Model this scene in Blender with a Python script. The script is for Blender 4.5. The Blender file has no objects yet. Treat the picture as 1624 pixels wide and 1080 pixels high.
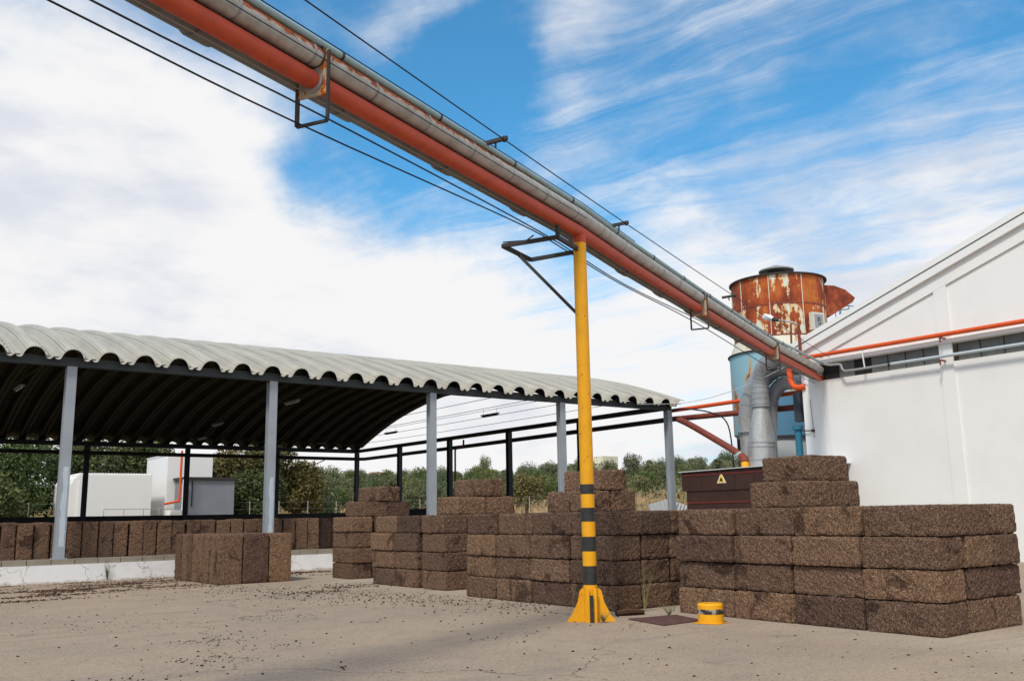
import bpy, bmesh, math, random
from mathutils import Vector, Matrix, noise
R = math.radians
C = bpy.context.scene.collection
sc = bpy.context.scene

# ------------------------------------------------------------------ camera
cam_d = bpy.data.cameras.new('camera'); cam = bpy.data.objects.new('camera', cam_d); C.objects.link(cam)
fw = Vector((0.5841163, 0.7904174, 0.1845223)); rt = Vector((0.80602748, -0.59162691, -0.01724229)); up = Vector((-0.09553975, -0.15880155, 0.98267707))
M = Matrix((rt, up, -fw)).transposed().to_4x4(); M.translation = Vector((0, 0, 1.6))
cam.matrix_world = M
cam_d.sensor_width = 36.0; cam_d.lens = 1482.5 / 1624 * 36; cam_d.clip_start = .05; cam_d.clip_end = 3000
sc.camera = cam

# ------------------------------------------------------------------ nodes helper
class NT:
    def __init__(s, nt): s.nt = nt; s.n = nt.nodes; s.l = nt.links
    def node(s, t, **k):
        n = s.n.new(t)
        for a, v in k.items(): setattr(n, a, v)
        return n
    def inp(s, sock, v):
        if v is None: return
        if hasattr(v, 'is_output') or isinstance(v, bpy.types.NodeSocket): s.l.new(v, sock)
        else: sock.default_value = v
    def math(s, op, a, b=None, c=None, clamp=False):
        n = s.node('ShaderNodeMath', operation=op); n.use_clamp = clamp
        s.inp(n.inputs[0], a); s.inp(n.inputs[1], b); s.inp(n.inputs[2], c)
        return n.outputs[0]
    def vmath(s, op, a, b=None):
        n = s.node('ShaderNodeVectorMath', operation=op); s.inp(n.inputs[0], a); s.inp(n.inputs[1], b)
        return n.outputs['Value'] if op in ('DOT_PRODUCT', 'LENGTH', 'DISTANCE') else n.outputs[0]
    def mr(s, v, a, b, c=0., d=1., smooth=False):
        n = s.node('ShaderNodeMapRange'); n.interpolation_type = 'SMOOTHSTEP' if smooth else 'LINEAR'
        s.inp(n.inputs[0], v)
        for i, x in enumerate((a, b, c, d)): s.inp(n.inputs[i + 1], x)
        return n.outputs[0]
    def noise(s, vec, scale, detail=4, rough=.55, dist=0., col=False):
        n = s.node('ShaderNodeTexNoise'); s.inp(n.inputs['Vector'], vec); n.inputs['Scale'].default_value = scale
        n.inputs['Detail'].default_value = detail; n.inputs['Roughness'].default_value = rough; n.inputs['Distortion'].default_value = dist
        return n.outputs['Color' if col else 'Fac']
    def voro(s, vec, scale, feature='F1', out='Distance', rnd=1.):
        n = s.node('ShaderNodeTexVoronoi', feature=feature); s.inp(n.inputs['Vector'], vec); n.inputs['Scale'].default_value = scale
        n.inputs['Randomness'].default_value = rnd
        return n.outputs[out]
    def ramp(s, v, stops, interp='LINEAR'):
        n = s.node('ShaderNodeValToRGB'); s.inp(n.inputs[0], v); cr = n.color_ramp; cr.interpolation = interp
        while len(cr.elements) < len(stops): cr.elements.new(.5)
        for e, (p, c) in zip(cr.elements, stops): e.position = p; e.color = (*c, 1) if len(c) == 3 else c
        return n.outputs[0]
    def mix(s, f, a, b, mode='MIX'):
        n = s.node('ShaderNodeMix', data_type='RGBA', blend_type=mode)
        s.inp(n.inputs[0], f)
        for k, v in ((6, a), (7, b)):
            if isinstance(v, tuple) and len(v) == 3: v = (*v, 1)
            s.inp(n.inputs[k], v)
        return n.outputs[2]
    def scalevec(s, vec, sc3):
        n = s.node('ShaderNodeMapping'); s.inp(n.inputs[0], vec); n.inputs['Scale'].default_value = sc3
        return n.outputs[0]

# ------------------------------------------------------------------ world + sun
SUN_DIR = Vector((-.86, -.51, 0)).normalized() * math.cos(R(50)) + Vector((0, 0, math.sin(R(50))))   # towards the sun
w = bpy.data.worlds.new("World"); sc.world = w; w.use_nodes = True
t = NT(w.node_tree); t.n.clear()
out = t.node('ShaderNodeOutputWorld'); bg = t.node('ShaderNodeBackground'); t.l.new(bg.outputs[0], out.inputs[0])
sky = t.node('ShaderNodeTexSky', sky_type='NISHITA'); sky.sun_disc = False; sky.sun_elevation = R(50)
sky.sun_rotation = math.atan2(SUN_DIR.x, SUN_DIR.y); sky.air_density = 1.0; sky.dust_density = .6; sky.ozone_density = 1.6
tc = t.node('ShaderNodeTexCoord'); d = t.vmath('NORMALIZE', tc.outputs['Generated'])
sep = t.node('ShaderNodeSeparateXYZ'); t.l.new(d, sep.inputs[0]); dz = sep.outputs[2]
den = t.math('ADD', t.math('MAXIMUM', dz, 0.), .16)
cmb = t.node('ShaderNodeCombineXYZ')
t.l.new(t.math('DIVIDE', sep.outputs[0], den), cmb.inputs[0]); t.l.new(t.math('DIVIDE', sep.outputs[1], den), cmb.inputs[1])
pl = cmb.outputs[0]                      # cloud plane coordinates
blobs = [((0.2, .95, .19), .34, .9), ((.12, .90, .42), .30, .62), ((.40, .90, .17), .30, .8), ((.455, .745, .49), .085, .55), ((.25,.93,.33),.16,.45),
         ((.575, .655, .49), .11, .36), ((.562, .711, .422), .07, .15), ((.52, .83, .22), .15, .6), ((.83, .50, .19), .22, .5), ((.74, .62, .26), .15, .27), ((.70, .55, .47), .10, .32), ((.78, .42, .48), .12, .25), ((.66, .73, .15), .22, .55),
         ((.95, .28, .20), .30, .45), ((.44, .824, .357), .15, -.62), ((.36, .875, .335), .07, -.3), ((.492, .735, .468), .075, -.55), ((.53, .755, .43), .09, -.45), ((.614, .74, .30), .11, -.3), ((.78, .49, .40), .24, -.26), ((.83, .36, .44), .18, -.2), ((-.6,.3,.4),.75,.7), ((-.5,-.6,.5),1.0,.9), ((.5,-.7,.4),.9,.5), ((-.15,-.25,1),.75,.9), ((.82,.42,.34),.20,.30), ((.60,.70,.36),.09,.18)]  # includes unseen clouds overhead and behind the camera, added to whiten the light
acc = None
warp = t.vmath('SCALE', t.vmath('SUBTRACT', t.noise(d, 5, 5, .6, col=True), (.5, .5, .5)))
warp.node.inputs['Scale'].default_value = .16
dw = t.vmath('ADD', d, warp)
for c_, rad, wt in blobs:
    v = Vector(c_).normalized()
    m_ = t.mr(t.vmath('DISTANCE', dw, tuple(v)), rad * 1.15, 0., 0., wt, True)
    acc = m_ if acc is None else t.math('ADD', acc, m_)
hor = t.mr(dz, .30, .0, 0., .55, True)
acc = t.math('ADD', acc, hor)
s0 = t.node('ShaderNodeMapping'); t.l.new(pl, s0.inputs[0]); s0.inputs['Rotation'].default_value = (0, 0, R(70))
st = t.node('ShaderNodeMapping'); t.l.new(s0.outputs[0], st.inputs[0]); st.inputs['Scale'].default_value = (.6, 3.6, 1)
streak = t.noise(t.vmath('ADD', st.outputs[0], t.vmath('SCALE', t.vmath('SUBTRACT', t.noise(pl, 1.3, 4, .55, col=True), (.5, .5, .5)))), 1.5, 10, .66, .7)
for l_ in list(t.l):
    if l_.to_node == streak.node and l_.to_socket.name == 'Vector': l_.from_node.inputs[1].links[0].from_node.inputs['Scale'].default_value = 1.1
puff = t.noise(pl, 1.5, 9, .58, .4)
fine = t.noise(t.scalevec(d, (1, 1, 1.6)), 9, 8, .6, .3)
rgt = t.mr(t.vmath('DOT_PRODUCT', d, (.80, -.60, 0)), -.28, .02, 0, 1, True)
nz = t.math('ADD', t.math('MULTIPLY', t.math('SUBTRACT', streak, .5), t.mr(rgt, 0, 1, .55, 1.45)), t.math('MULTIPLY', t.math('SUBTRACT', puff, .5), t.mr(rgt, 0, 1, 1.5, 1.0)))
acc = t.math('ADD', acc, t.math('MULTIPLY', rgt, .20))
nz = t.math('ADD', nz, t.math('MULTIPLY', t.math('SUBTRACT', fine, .5), .6))
dens = t.mr(t.math('ADD', acc, nz), -.08, 1.02, 0., 1., True)
ccol = t.mix(t.mr(t.math('ADD', t.noise(t.scalevec(d, (1, 1, 2.6)), 3.2, 6, .55), t.math('MULTIPLY', dens, .12)), .45, .63, 0, 1, True), (7.0, 7.35, 8.2), (9.3, 9.25, 9.3))
blue = t.mix(1., sky.outputs[0], (.66, 1.62, 1.9, 1), 'MULTIPLY')
final = t.mix(dens, blue, ccol)
t.l.new(final, bg.inputs[0]); bg.inputs[1].default_value = .1
sl = bpy.data.lights.new('sun', 'SUN'); so = bpy.data.objects.new('sun', sl); C.objects.link(so)
sl.energy = 2.7; sl.angle = R(9.0); sl.color = (1, .93, .82)
so.rotation_euler = SUN_DIR.to_track_quat('Z', 'Y').to_euler()
sc.view_settings.view_transform = 'Standard'; sc.view_settings.look = 'None'; sc.view_settings.exposure = 0.0; sc.view_settings.gamma = 1
sc.render.engine = 'CYCLES'

# ------------------------------------------------------------------ materials
def mat(name, build, rough=.8, metal=0., spec=.3):
    m = bpy.data.materials.new(name); m.use_nodes = True; n = NT(m.node_tree)
    b = m.node_tree.nodes['Principled BSDF']; b.inputs['Roughness'].default_value = rough; b.inputs['Metallic'].default_value = metal
    b.inputs['Specular IOR Level'].default_value = spec
    r = build(n, b)
    if r is not None: n.inp(b.inputs['Base Color'], r if not isinstance(r, tuple) else (*r, 1))
    return m
def bump(n, b, h, strength=.4, dist=.01):
    k = n.node('ShaderNodeBump'); k.inputs['Strength'].default_value = strength; k.inputs['Distance'].default_value = dist
    n.l.new(h, k.inputs['Height']); n.l.new(k.outputs[0], b.inputs['Normal'])
def geo(n): return n.node('ShaderNodeNewGeometry').outputs['Position']
def objc(n): return n.node('ShaderNodeTexCoord').outputs['Object']
def rnd(n): return n.node('ShaderNodeObjectInfo').outputs['Random']
def painted(col, dirt=(.2, .17, .13), amt=.3, sc_=3., rough=.6, metal=0., rust=0., spec=.35):
    def f(n, b):
        p = geo(n); a = n.mr(n.noise(p, sc_, 7, .65), .45, .75, 0, amt)
        c = n.mix(a, col, dirt)
        c = n.mix(n.mr(n.noise(p, sc_ * 14, 4, .6), .3, .7, 0, .16), c, tuple(x * .7 for x in col))
        if rust > 0:
            c = n.mix(n.mr(n.noise(p, sc_ * 3.3, 8, .7, .5), .66 - rust * .2, .70 - rust * .2), c, (.22, .055, .018))
        return c
    return f
def cork(green=None):
    def f(n, b):
        o = objc(n); r = rnd(n)
        off = n.vmath('SCALE', n.node('ShaderNodeObjectInfo').outputs['Location']); off.node.inputs['Scale'].default_value = 7.31
        p = n.vmath('ADD', o, off)
        cell = n.voro(p, 98, out='Color'); sp = n.node('ShaderNodeSeparateColor'); n.l.new(cell, sp.inputs[0])
        g = n.ramp(sp.outputs[0], [(0, (.024, .016, .012)), (.28, (.058, .038, .026)), (.6, (.098, .064, .042)), (.86, (.135, .092, .064)), (1, (.205, .152, .11))])
        edge = n.mr(n.voro(p, 98), .25, .8, 1., .55)
        g = n.mix(1., g, n.mix(edge, (0, 0, 0), (1, 1, 1)), 'MULTIPLY')
        big = n.mr(n.noise(p, 26, 5, .7), .3, .7, .70, 1.22)
        g = n.mix(1., g, n.ramp(big, [(0, (0, 0, 0)), (1, (1, 1, 1))]), 'MULTIPLY')
        tint = n.ramp(r, [(0, (.60, .55, .56)), (.16, (1.0, .92, .84)), (.32, (.68, .62, .62)), (.5, (1.2, 1.10, .96)), (.66, (.82, .75, .73)), (.82, (1.34, 1.20, .99)), (1, (1.05, .95, .86))])
        g = n.mix(1., g, tint, 'MULTIPLY')
        st_ = n.mr(n.noise(p, 1.9, 5, .65, .6), .54, .66, 0, .78, True)
        g = n.mix(st_, g, n.mix(1., g, (.26, .25, .28, 1), 'MULTIPLY'))
        g = n.mix(1., g, (2.35, 2.38, 2.65, 1), 'MULTIPLY')
        if green:
            k = n.mr(n.vmath('DISTANCE', o, green), .04, .15, .55, 0, True)
            k = n.math('MULTIPLY', k, n.mr(n.noise(p, 30, 3), .35, .6))
            g = n.mix(k, g, (.06, .17, .10))
        bump(n, b, n.math('ADD', n.voro(p, 98), n.math('MULTIPLY', n.noise(p, 30, 4, .6), .9)), .75, .013)
        return g
    return f
def rusty(base, amount=.5, p_scale=1.1, streaks=(1, 1, .25)):
    def f(n, b):
        o = geo(n); s = n.scalevec(o, streaks)
        a = n.noise(s, p_scale, 9, .68, .6)
        r_ = n.ramp(n.noise(o, 2.2, 8, .7, .8), [(.3, (.10, .018, .008)), (.48, (.26, .045, .014)), (.62, (.42, .10, .02)), (.75, (.50, .19, .05))])
        th = 1 - amount
        k = n.mr(a, th * .5 + .22, th * .5 + .26)
        k2 = n.mr(a, th * .5 + .17, th * .5 + .23)
        c = n.mix(k2, base, (.55, .33, .12)); c = n.mix(k, c, r_)
        bump(n, b, n.noise(o, 8, 5), .15, .01)
        return c
    return f
def galvf(col=(.42, .43, .43), amt=.5):
    def f(n, b):
        p = geo(n); v = n.voro(p, 14, out='Color'); s = n.node('ShaderNodeSeparateColor'); n.l.new(v, s.inputs[0])
        c = n.mix(n.math('MULTIPLY', s.outputs[0], .35), col, tuple(x * 1.35 for x in col))
        c = n.mix(n.mr(n.noise(n.scalevec(p, (1, 1, .4)), 3, 7, .65), .5, .75, 0, amt), c, (.16, .13, .10))
        return c
    return f
MT = {}
MT['cork'] = mat('cork', cork(), .95, spec=.1)
MT['cork_green'] = mat('cork_green', cork((.0, -.33, .22)), .95, spec=.1)
MT['cork_green2'] = mat('cork_green2', cork((.1, -.33, .24)), .95, spec=.1)
MT['yellow'] = mat('yellow', painted((.84, .40, .012), (.35, .12, .02), .35, 2.5, .45, rust=.14), .42)
MT['black'] = mat('black', painted((.028, .030, .032), (.09, .08, .07), .5, 8), .5)
MT['dark_iron'] = mat('dark_iron', painted((.035, .033, .032), (.12, .06, .035), .5, 5), .6)
MT['green_iron'] = mat('green_iron', painted((.050, .062, .068), (.03, .03, .03), .5, 1.5), .65)
MT['col'] = mat('col', painted((.33, .37, .42), (.2, .22, .24), .4, 1.2), .5)
MT['col_patch'] = mat('col_patch', painted((.50, .58, .66), (.33, .4, .45), .4, 4), .6)
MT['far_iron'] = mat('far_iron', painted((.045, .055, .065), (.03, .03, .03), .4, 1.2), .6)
def roof_f(n, b):
    p = geo(n); c = n.mix(n.mr(n.noise(n.scalevec(p, (2.5, .25, .25)), 1.6, 7, .6), .35, .7), (.44, .425, .375), (.34, .33, .295))
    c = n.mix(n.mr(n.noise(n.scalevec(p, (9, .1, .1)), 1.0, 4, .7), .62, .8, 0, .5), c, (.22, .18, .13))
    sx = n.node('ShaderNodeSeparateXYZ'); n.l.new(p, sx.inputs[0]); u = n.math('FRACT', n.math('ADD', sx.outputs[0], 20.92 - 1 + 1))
    for u0, w_, k_ in ((.285, .010, .75), (.345, .007, .5), (.43, .006, .35), (.56, .006, .35), (.655, .008, .6), (.715, .011, .75), (.955, .02, .45), (.03, .02, .45)):  # dark lines along the laps: dirt, plus groove shading put into the colour
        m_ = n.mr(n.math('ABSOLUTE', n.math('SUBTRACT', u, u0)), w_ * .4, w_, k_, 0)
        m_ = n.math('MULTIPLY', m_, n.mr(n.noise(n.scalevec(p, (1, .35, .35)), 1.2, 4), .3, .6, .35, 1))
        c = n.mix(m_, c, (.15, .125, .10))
    return c
MT['roof'] = mat('roof', roof_f, .55, spec=.35)
MT['roof_under'] = mat('roof_under', painted((.0042, .005, .0065), (.003, .003, .004), .8, 1.2), .5, spec=.14)  # near-black underside: sooty dirt, with the vault's shade put into the colour
MT['red'] = mat('red', painted((.56, .082, .034), (.20, .04, .02), .5, 4, rust=.08), .5)
MT['orange'] = mat('orange', painted((.72, .10, .020), (.3, .06, .02), .35, 5), .4)
MT['oldred'] = mat('oldred', painted((.23, .055, .035), (.07, .03, .025), .6, 3), .6)
def tray_f(n, b):
    p = geo(n); return n.mix(n.mr(n.noise(p, 3, 6, .65), .4, .7), (.19, .19, .18), (.115, .11, .10))
MT['greyduct'] = mat('greyduct', tray_f, .6)
def rustpipe_f(n, b):
    p = geo(n); nrm = n.node('ShaderNodeNewGeometry').outputs['Normal']
    s = n.node('ShaderNodeSeparateXYZ'); n.l.new(nrm, s.inputs[0]); sx = n.node('ShaderNodeSeparateXYZ'); n.l.new(p, sx.inputs[0])
    base = n.mix(n.mr(n.noise(p, 5, 6, .6), .4, .7), (.52, .52, .50), (.36, .345, .32))
    q = n.math('ADD', s.outputs[2], n.math('MULTIPLY', n.math('SUBTRACT', n.noise(p, 7, 7, .75, .5), .5), 1.9))
    q = n.math('SUBTRACT', n.math('ADD', q, .42), n.mr(sx.outputs[0], 6.0, 9.5, 0, .8))       # the worn stretch lies near the yard's open end
    k = n.mr(q, .56, .66)
    c = n.mix(n.mr(q, .40, .56), base, (.46, .30, .16)); c = n.mix(k, c, n.ramp(n.noise(p, 14, 5, .7), [(.35, (.09, .022, .01)), (.6, (.36, .085, .02))]))
    return c
MT['rustpipe'] = mat('rustpipe', rustpipe_f, .5)
MT['ltblue'] = mat('ltblue', painted((.33, .46, .48), (.2, .24, .22), .35, 5), .4)
MT['paleblue'] = mat('paleblue', painted((.47, .54, .58), (.3, .33, .34), .3, 5), .4)
MT['galv'] = mat('galv', galvf(), .42, .35, .5)
MT['galv_dark'] = mat('galv_dark', galvf((.31, .32, .335), .5), .45, .2, .5)
MT['rust_plate'] = mat('rust_plate', rusty((.40, .36, .29), .40, 7, (1, 1, 1)), .8)
def drum_f(n, b):
    o = geo(n); big = n.noise(o, .75, 4, .6, .4); st_ = n.noise(n.scalevec(o, (1.5, 1.5, .22)), 1.6, 8, .7, .2); f_ = n.noise(o, 3.5, 7, .7)
    a = n.math('ADD', n.math('ADD', n.math('MULTIPLY', big, .36), n.math('MULTIPLY', st_, .48)), n.math('MULTIPLY', f_, .24))
    sz = n.node('ShaderNodeSeparateXYZ'); n.l.new(o, sz.inputs[0]); a = n.math('SUBTRACT', a, n.mr(sz.outputs[2], 10.95, 10.75, 0, .035))
    rst = n.ramp(n.noise(n.scalevec(o, (1, 1, .6)), 1.1, 7, .65), [(.35, (.17, .028, .012)), (.48, (.33, .06, .017)), (.6, (.46, .12, .022)), (.72, (.56, .22, .05))])
    return n.mix(n.mr(a, .489, .500), n.mix(n.mr(a, .452, .489), (.62, .64, .56), (.66, .46, .20)), rst)
MT['drum'] = mat('drum', drum_f, .75)
MT['spout'] = mat('spout', lambda n, b: n.ramp(n.noise(geo(n), 2.0, 7, .7), [(.35, (.10, .025, .015)), (.5, (.22, .04, .018)), (.65, (.36, .09, .03))]), .8)
MT['cream'] = mat('cream', rusty((.62, .60, .50), .25, 1.4), .75)
MT['drumblue'] = mat('drumblue', rusty((.27, .47, .55), .22, 1.0), .6)
MT['siloblue'] = mat('siloblue', rusty((.09, .23, .36), .12, 1.2), .6)
MT['pale'] = mat('pale', rusty((.48, .53, .55), .18, .9), .6)
MT['pipeblue'] = mat('pipeblue', painted((.03, .17, .26), (.02, .08, .1), .5, 3), .5)
MT['purple_iron'] = mat('purple_iron', painted((.07, .045, .06), (.03, .03, .04), .4, 3), .6)
def white_f(tone=(.80, .80, .79), amt=.25):
    def f(n, b):
        p = geo(n)
        c = n.mix(n.mr(n.noise(p, .8, 7, .6), .45, .8, 0, amt), tone, (.60, .59, .57))
        c = n.mix(n.mr(n.noise(n.scalevec(p, (3, 3, .3)), 2.4, 6, .7), .62, .8, 0, amt * .8), c, (.48, .46, .43))
        bump(n, b, n.noise(p, 3, 6), .12, .02)
        return c
    return f
MT['white'] = mat('white', white_f(), .85)
def wash_f(n, b):
    p = geo(n); c = n.mix(n.mr(n.noise(p, 1.5, 8, .7), .5, .75, 0, .5), (.80, .81, .83), (.55, .54, .53))
    sz = n.node('ShaderNodeSeparateXYZ'); n.l.new(p, sz.inputs[0])
    sp = n.math('ADD', n.mr(sz.outputs[2], .0, .16, .55, 0), n.math('MULTIPLY', n.math('SUBTRACT', n.noise(p, 4, 8, .75), .5), 1.2))
    c = n.mix(n.mr(sp, .3, .6, 0, .75), c, (.33, .27, .21))
    c = n.mix(n.mr(n.noise(n.scalevec(p, (5, 5, .5)), 3, 6, .7), .66, .8, 0, .6), c, (.36, .35, .33))
    cr = n.voro(n.vmath('ADD', p, n.noise(p, 2, 4, col=True)), .5, feature='DISTANCE_TO_EDGE')
    return n.mix(n.mr(cr, 0, .008, .7, 0), c, (.2, .18, .16))
MT['whitewash'] = mat('whitewash', wash_f, .9)
MT['white_plain'] = mat('white_plain', white_f((.8, .8, .8), .1), .8)
MT['greyhouse'] = mat('greyhouse', white_f((.20, .225, .26), .1), .8)
MT['housecream'] = mat('housecream', white_f((.70, .66, .52), .1), .8)
MT['dark'] = mat('dark', lambda n, b: (.02, .02, .02), .8)
def pane_f(n, b):
    p = geo(n); return n.mix(n.mr(n.noise(p, 2.2, 7, .7), .4, .75), (.115, .12, .115), (.19, .19, .175))
MT['pane'] = mat('pane', pane_f, .5)
MT['tan_block'] = mat('tan_block', painted((.30, .27, .22), (.16, .14, .11), .6, 2), .9)
def conc_f(n, b):
    p = geo(n); return n.mix(n.mr(n.noise(p, .6, 8, .65), .35, .7), (.16, .15, .14), (.09, .085, .08))
MT['platform'] = mat('platform', conc_f, .9)
MT['unlit_wall'] = mat('unlit_wall', painted((.05, .047, .045), (.03, .02, .018), .5, 2), .9)
MT['brownbox'] = mat('brownbox', painted((.055, .027, .022), (.025, .016, .014), .7, 1.6, rust=.05), .55)
MT['brownred'] = mat('brownred', painted((.14, .028, .022), (.05, .02, .018), .6, 6), .6)
MT['plate'] = mat('plate', painted((.105, .045, .040), (.16, .12, .1), .6, 7), .75)
MT['lamp_white'] = mat('lamp_white', lambda n, b: (.75, .76, .78), .4)
MT['signyellow'] = mat('signyellow', lambda n, b: (.85, .55, .02), .5)
MT['signgrey'] = mat('signgrey', painted((.32, .33, .34), (.3, .2, .12), .4, 12), .5)
MT['scrap'] = mat('scrap', painted((.55, .57, .6), (.3, .3, .3), .4, 4), .5)
MT['post'] = mat('post', painted((.38, .36, .32), (.2, .18, .16), .4, 4), .9)
MT['tileroof'] = mat('tileroof', lambda n, b: (.34, .20, .15), .8)
def yard_f(n, b):
    p = geo(n); s = n.node('ShaderNodeSeparateXYZ'); n.l.new(p, s.inputs[0])
    c = n.mix(n.mr(n.noise(p, .32, 8, .6, .3), .35, .68, 0, 1, True), (.39, .302, .218), (.325, .257, .194))
    c = n.mix(n.mr(n.noise(p, 1.4, 8, .7, .4), .5, .72, 0, .5), c, (.22, .175, .145))
    # a paler, dustier concrete strip beside the stacks
    dd = n.math('ABSOLUTE', n.math('SUBTRACT', s.outputs[0], n.math('ADD', 11.3, n.math('MULTIPLY', n.noise(p, .5, 5, .6), 1.2))))
    c = n.mix(n.mr(dd, .1, 1.9, .55, 0, True), c, (.50, .43, .35))
    c = n.mix(n.mr(n.noise(p, 70, 3, .7), .3, .7, 0, .42), c, (.19, .15, .125))
    v = n.voro(p, 55, out='Color'); q = n.node('ShaderNodeSeparateColor'); n.l.new(v, q.inputs[0])
    c = n.mix(n.mr(q.outputs[0], .86, .95, 0, .5), c, (.46, .40, .34))
    c = n.mix(n.mr(q.outputs[1], .90, .97, 0, .6), c, (.10, .075, .06))
    # worn wheel tracks and oily patches
    tr = n.noise(n.scalevec(p, (.16, 1.3, 1)), 1.1, 6, .6, .5)
    c = n.mix(n.mr(tr, .52, .66, 0, .38, True), c, (.22, .19, .17))
    c = n.mix(n.mr(n.noise(p, .9, 4, .5), .66, .72, 0, .35, True), c, (.13, .11, .10))
    # cracks
    wv = n.vmath('ADD', p, n.vmath('SCALE', n.noise(p, 1.2, 5, .6, col=True))); wv.node.inputs[1].links[0].from_node.inputs['Scale'].default_value = 1.1
    cr = n.voro(wv, .16, feature='DISTANCE_TO_EDGE')
    k = n.math('MULTIPLY', n.mr(cr, .0, .0036, .85, 0), n.mr(n.noise(p, .5, 2), .42, .52))
    c = n.mix(k, c, (.09, .07, .055))
    bump(n, b, n.math('ADD', n.noise(p, 90, 3, .7), n.math('MULTIPLY', n.voro(p, 55), .5)), .35, .006)
    return c
MT['yard'] = mat('yard', yard_f, .92, spec=.2)
def field_f(n, b):
    p = geo(n)
    c = n.ramp(n.noise(p, .09, 8, .65, .4), [(.33, (.085, .10, .035)), (.46, (.19, .15, .062)), (.58, (.36, .24, .10)), (.75, (.42, .28, .125))])
    r_ = n.vmath('LENGTH', p)
    far = n.mr(r_, 128, 150, 0, .93)
    c = n.mix(far, c, n.mix(n.noise(p, .25, 5, .7), (.055, .078, .032), (.13, .12, .05)))
    return n.mix(n.mr(n.noise(p, 2.4, 5, .7), .3, .7, 0, .4), c, (.09, .075, .035))
MT['field'] = mat('field', field_f, 1.0, spec=.05)
def leaf_f(c1, c2, c3):
    def f(n, b):
        p = geo(n); o = objc(n)
        a = n.noise(p, .8, 4, .6); c = n.ramp(n.math('ADD', n.math('MULTIPLY', a, .7), n.math('MULTIPLY', n.noise(p, 7, 3, .7), .3)), [(.36, c1), (.5, c2), (.64, c3)])
        tint = n.ramp(rnd(n), [(0, (.75, .85, .8)), (.35, (1.1, 1.05, .85)), (.6, (.9, 1., .95)), (.85, (1.3, 1.15, .9)), (1, (1.0, 1.1, 1.1))])
        return n.mix(1., c, tint, 'MULTIPLY')
    return f
MT['leaf_olive'] = mat('leaf_olive', leaf_f((.08, .09, .055), (.145, .16, .095), (.225, .235, .15)), .8, spec=.15)  # olive tones muted in the colour to stand in for distance haze
MT['leaf_green'] = mat('leaf_green', leaf_f((.06, .078, .035), (.12, .15, .06), (.19, .225, .095)), .8, spec=.15)
MT['leaf_dark'] = mat('leaf_dark', leaf_f((.045, .06, .03), (.095, .115, .05), (.16, .18, .085)), .8, spec=.15)
MT['leaf_rust'] = mat('leaf_rust', leaf_f((.07, .066, .032), (.145, .125, .055), (.215, .175, .085)), .85, spec=.1)
MT['bark'] = mat('bark', painted((.13, .09, .06), (.05, .035, .025), .6, 6), .95)
MT['crumb'] = mat('crumb', lambda n, b: n.ramp(n.node('ShaderNodeNewGeometry').outputs['Random Per Island'], [(0, (.010, .008, .008)), (.6, (.035, .02, .014)), (1, (.10, .055, .035))]), .95, spec=.1)
MT['dry'] = mat('dry', lambda n, b: (.20, .19, .08), .9)
MT['weedg'] = mat('weedg', lambda n, b: (.09, .13, .045), .9)
MT['wire'] = mat('wire', lambda n, b: (.012, .012, .016), .6)
MT['wire_grey'] = mat('wire_grey', lambda n, b: (.30, .30, .30), .5)
MT['wire_white'] = mat('wire_white', lambda n, b: (.62, .62, .60), .5)

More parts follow.
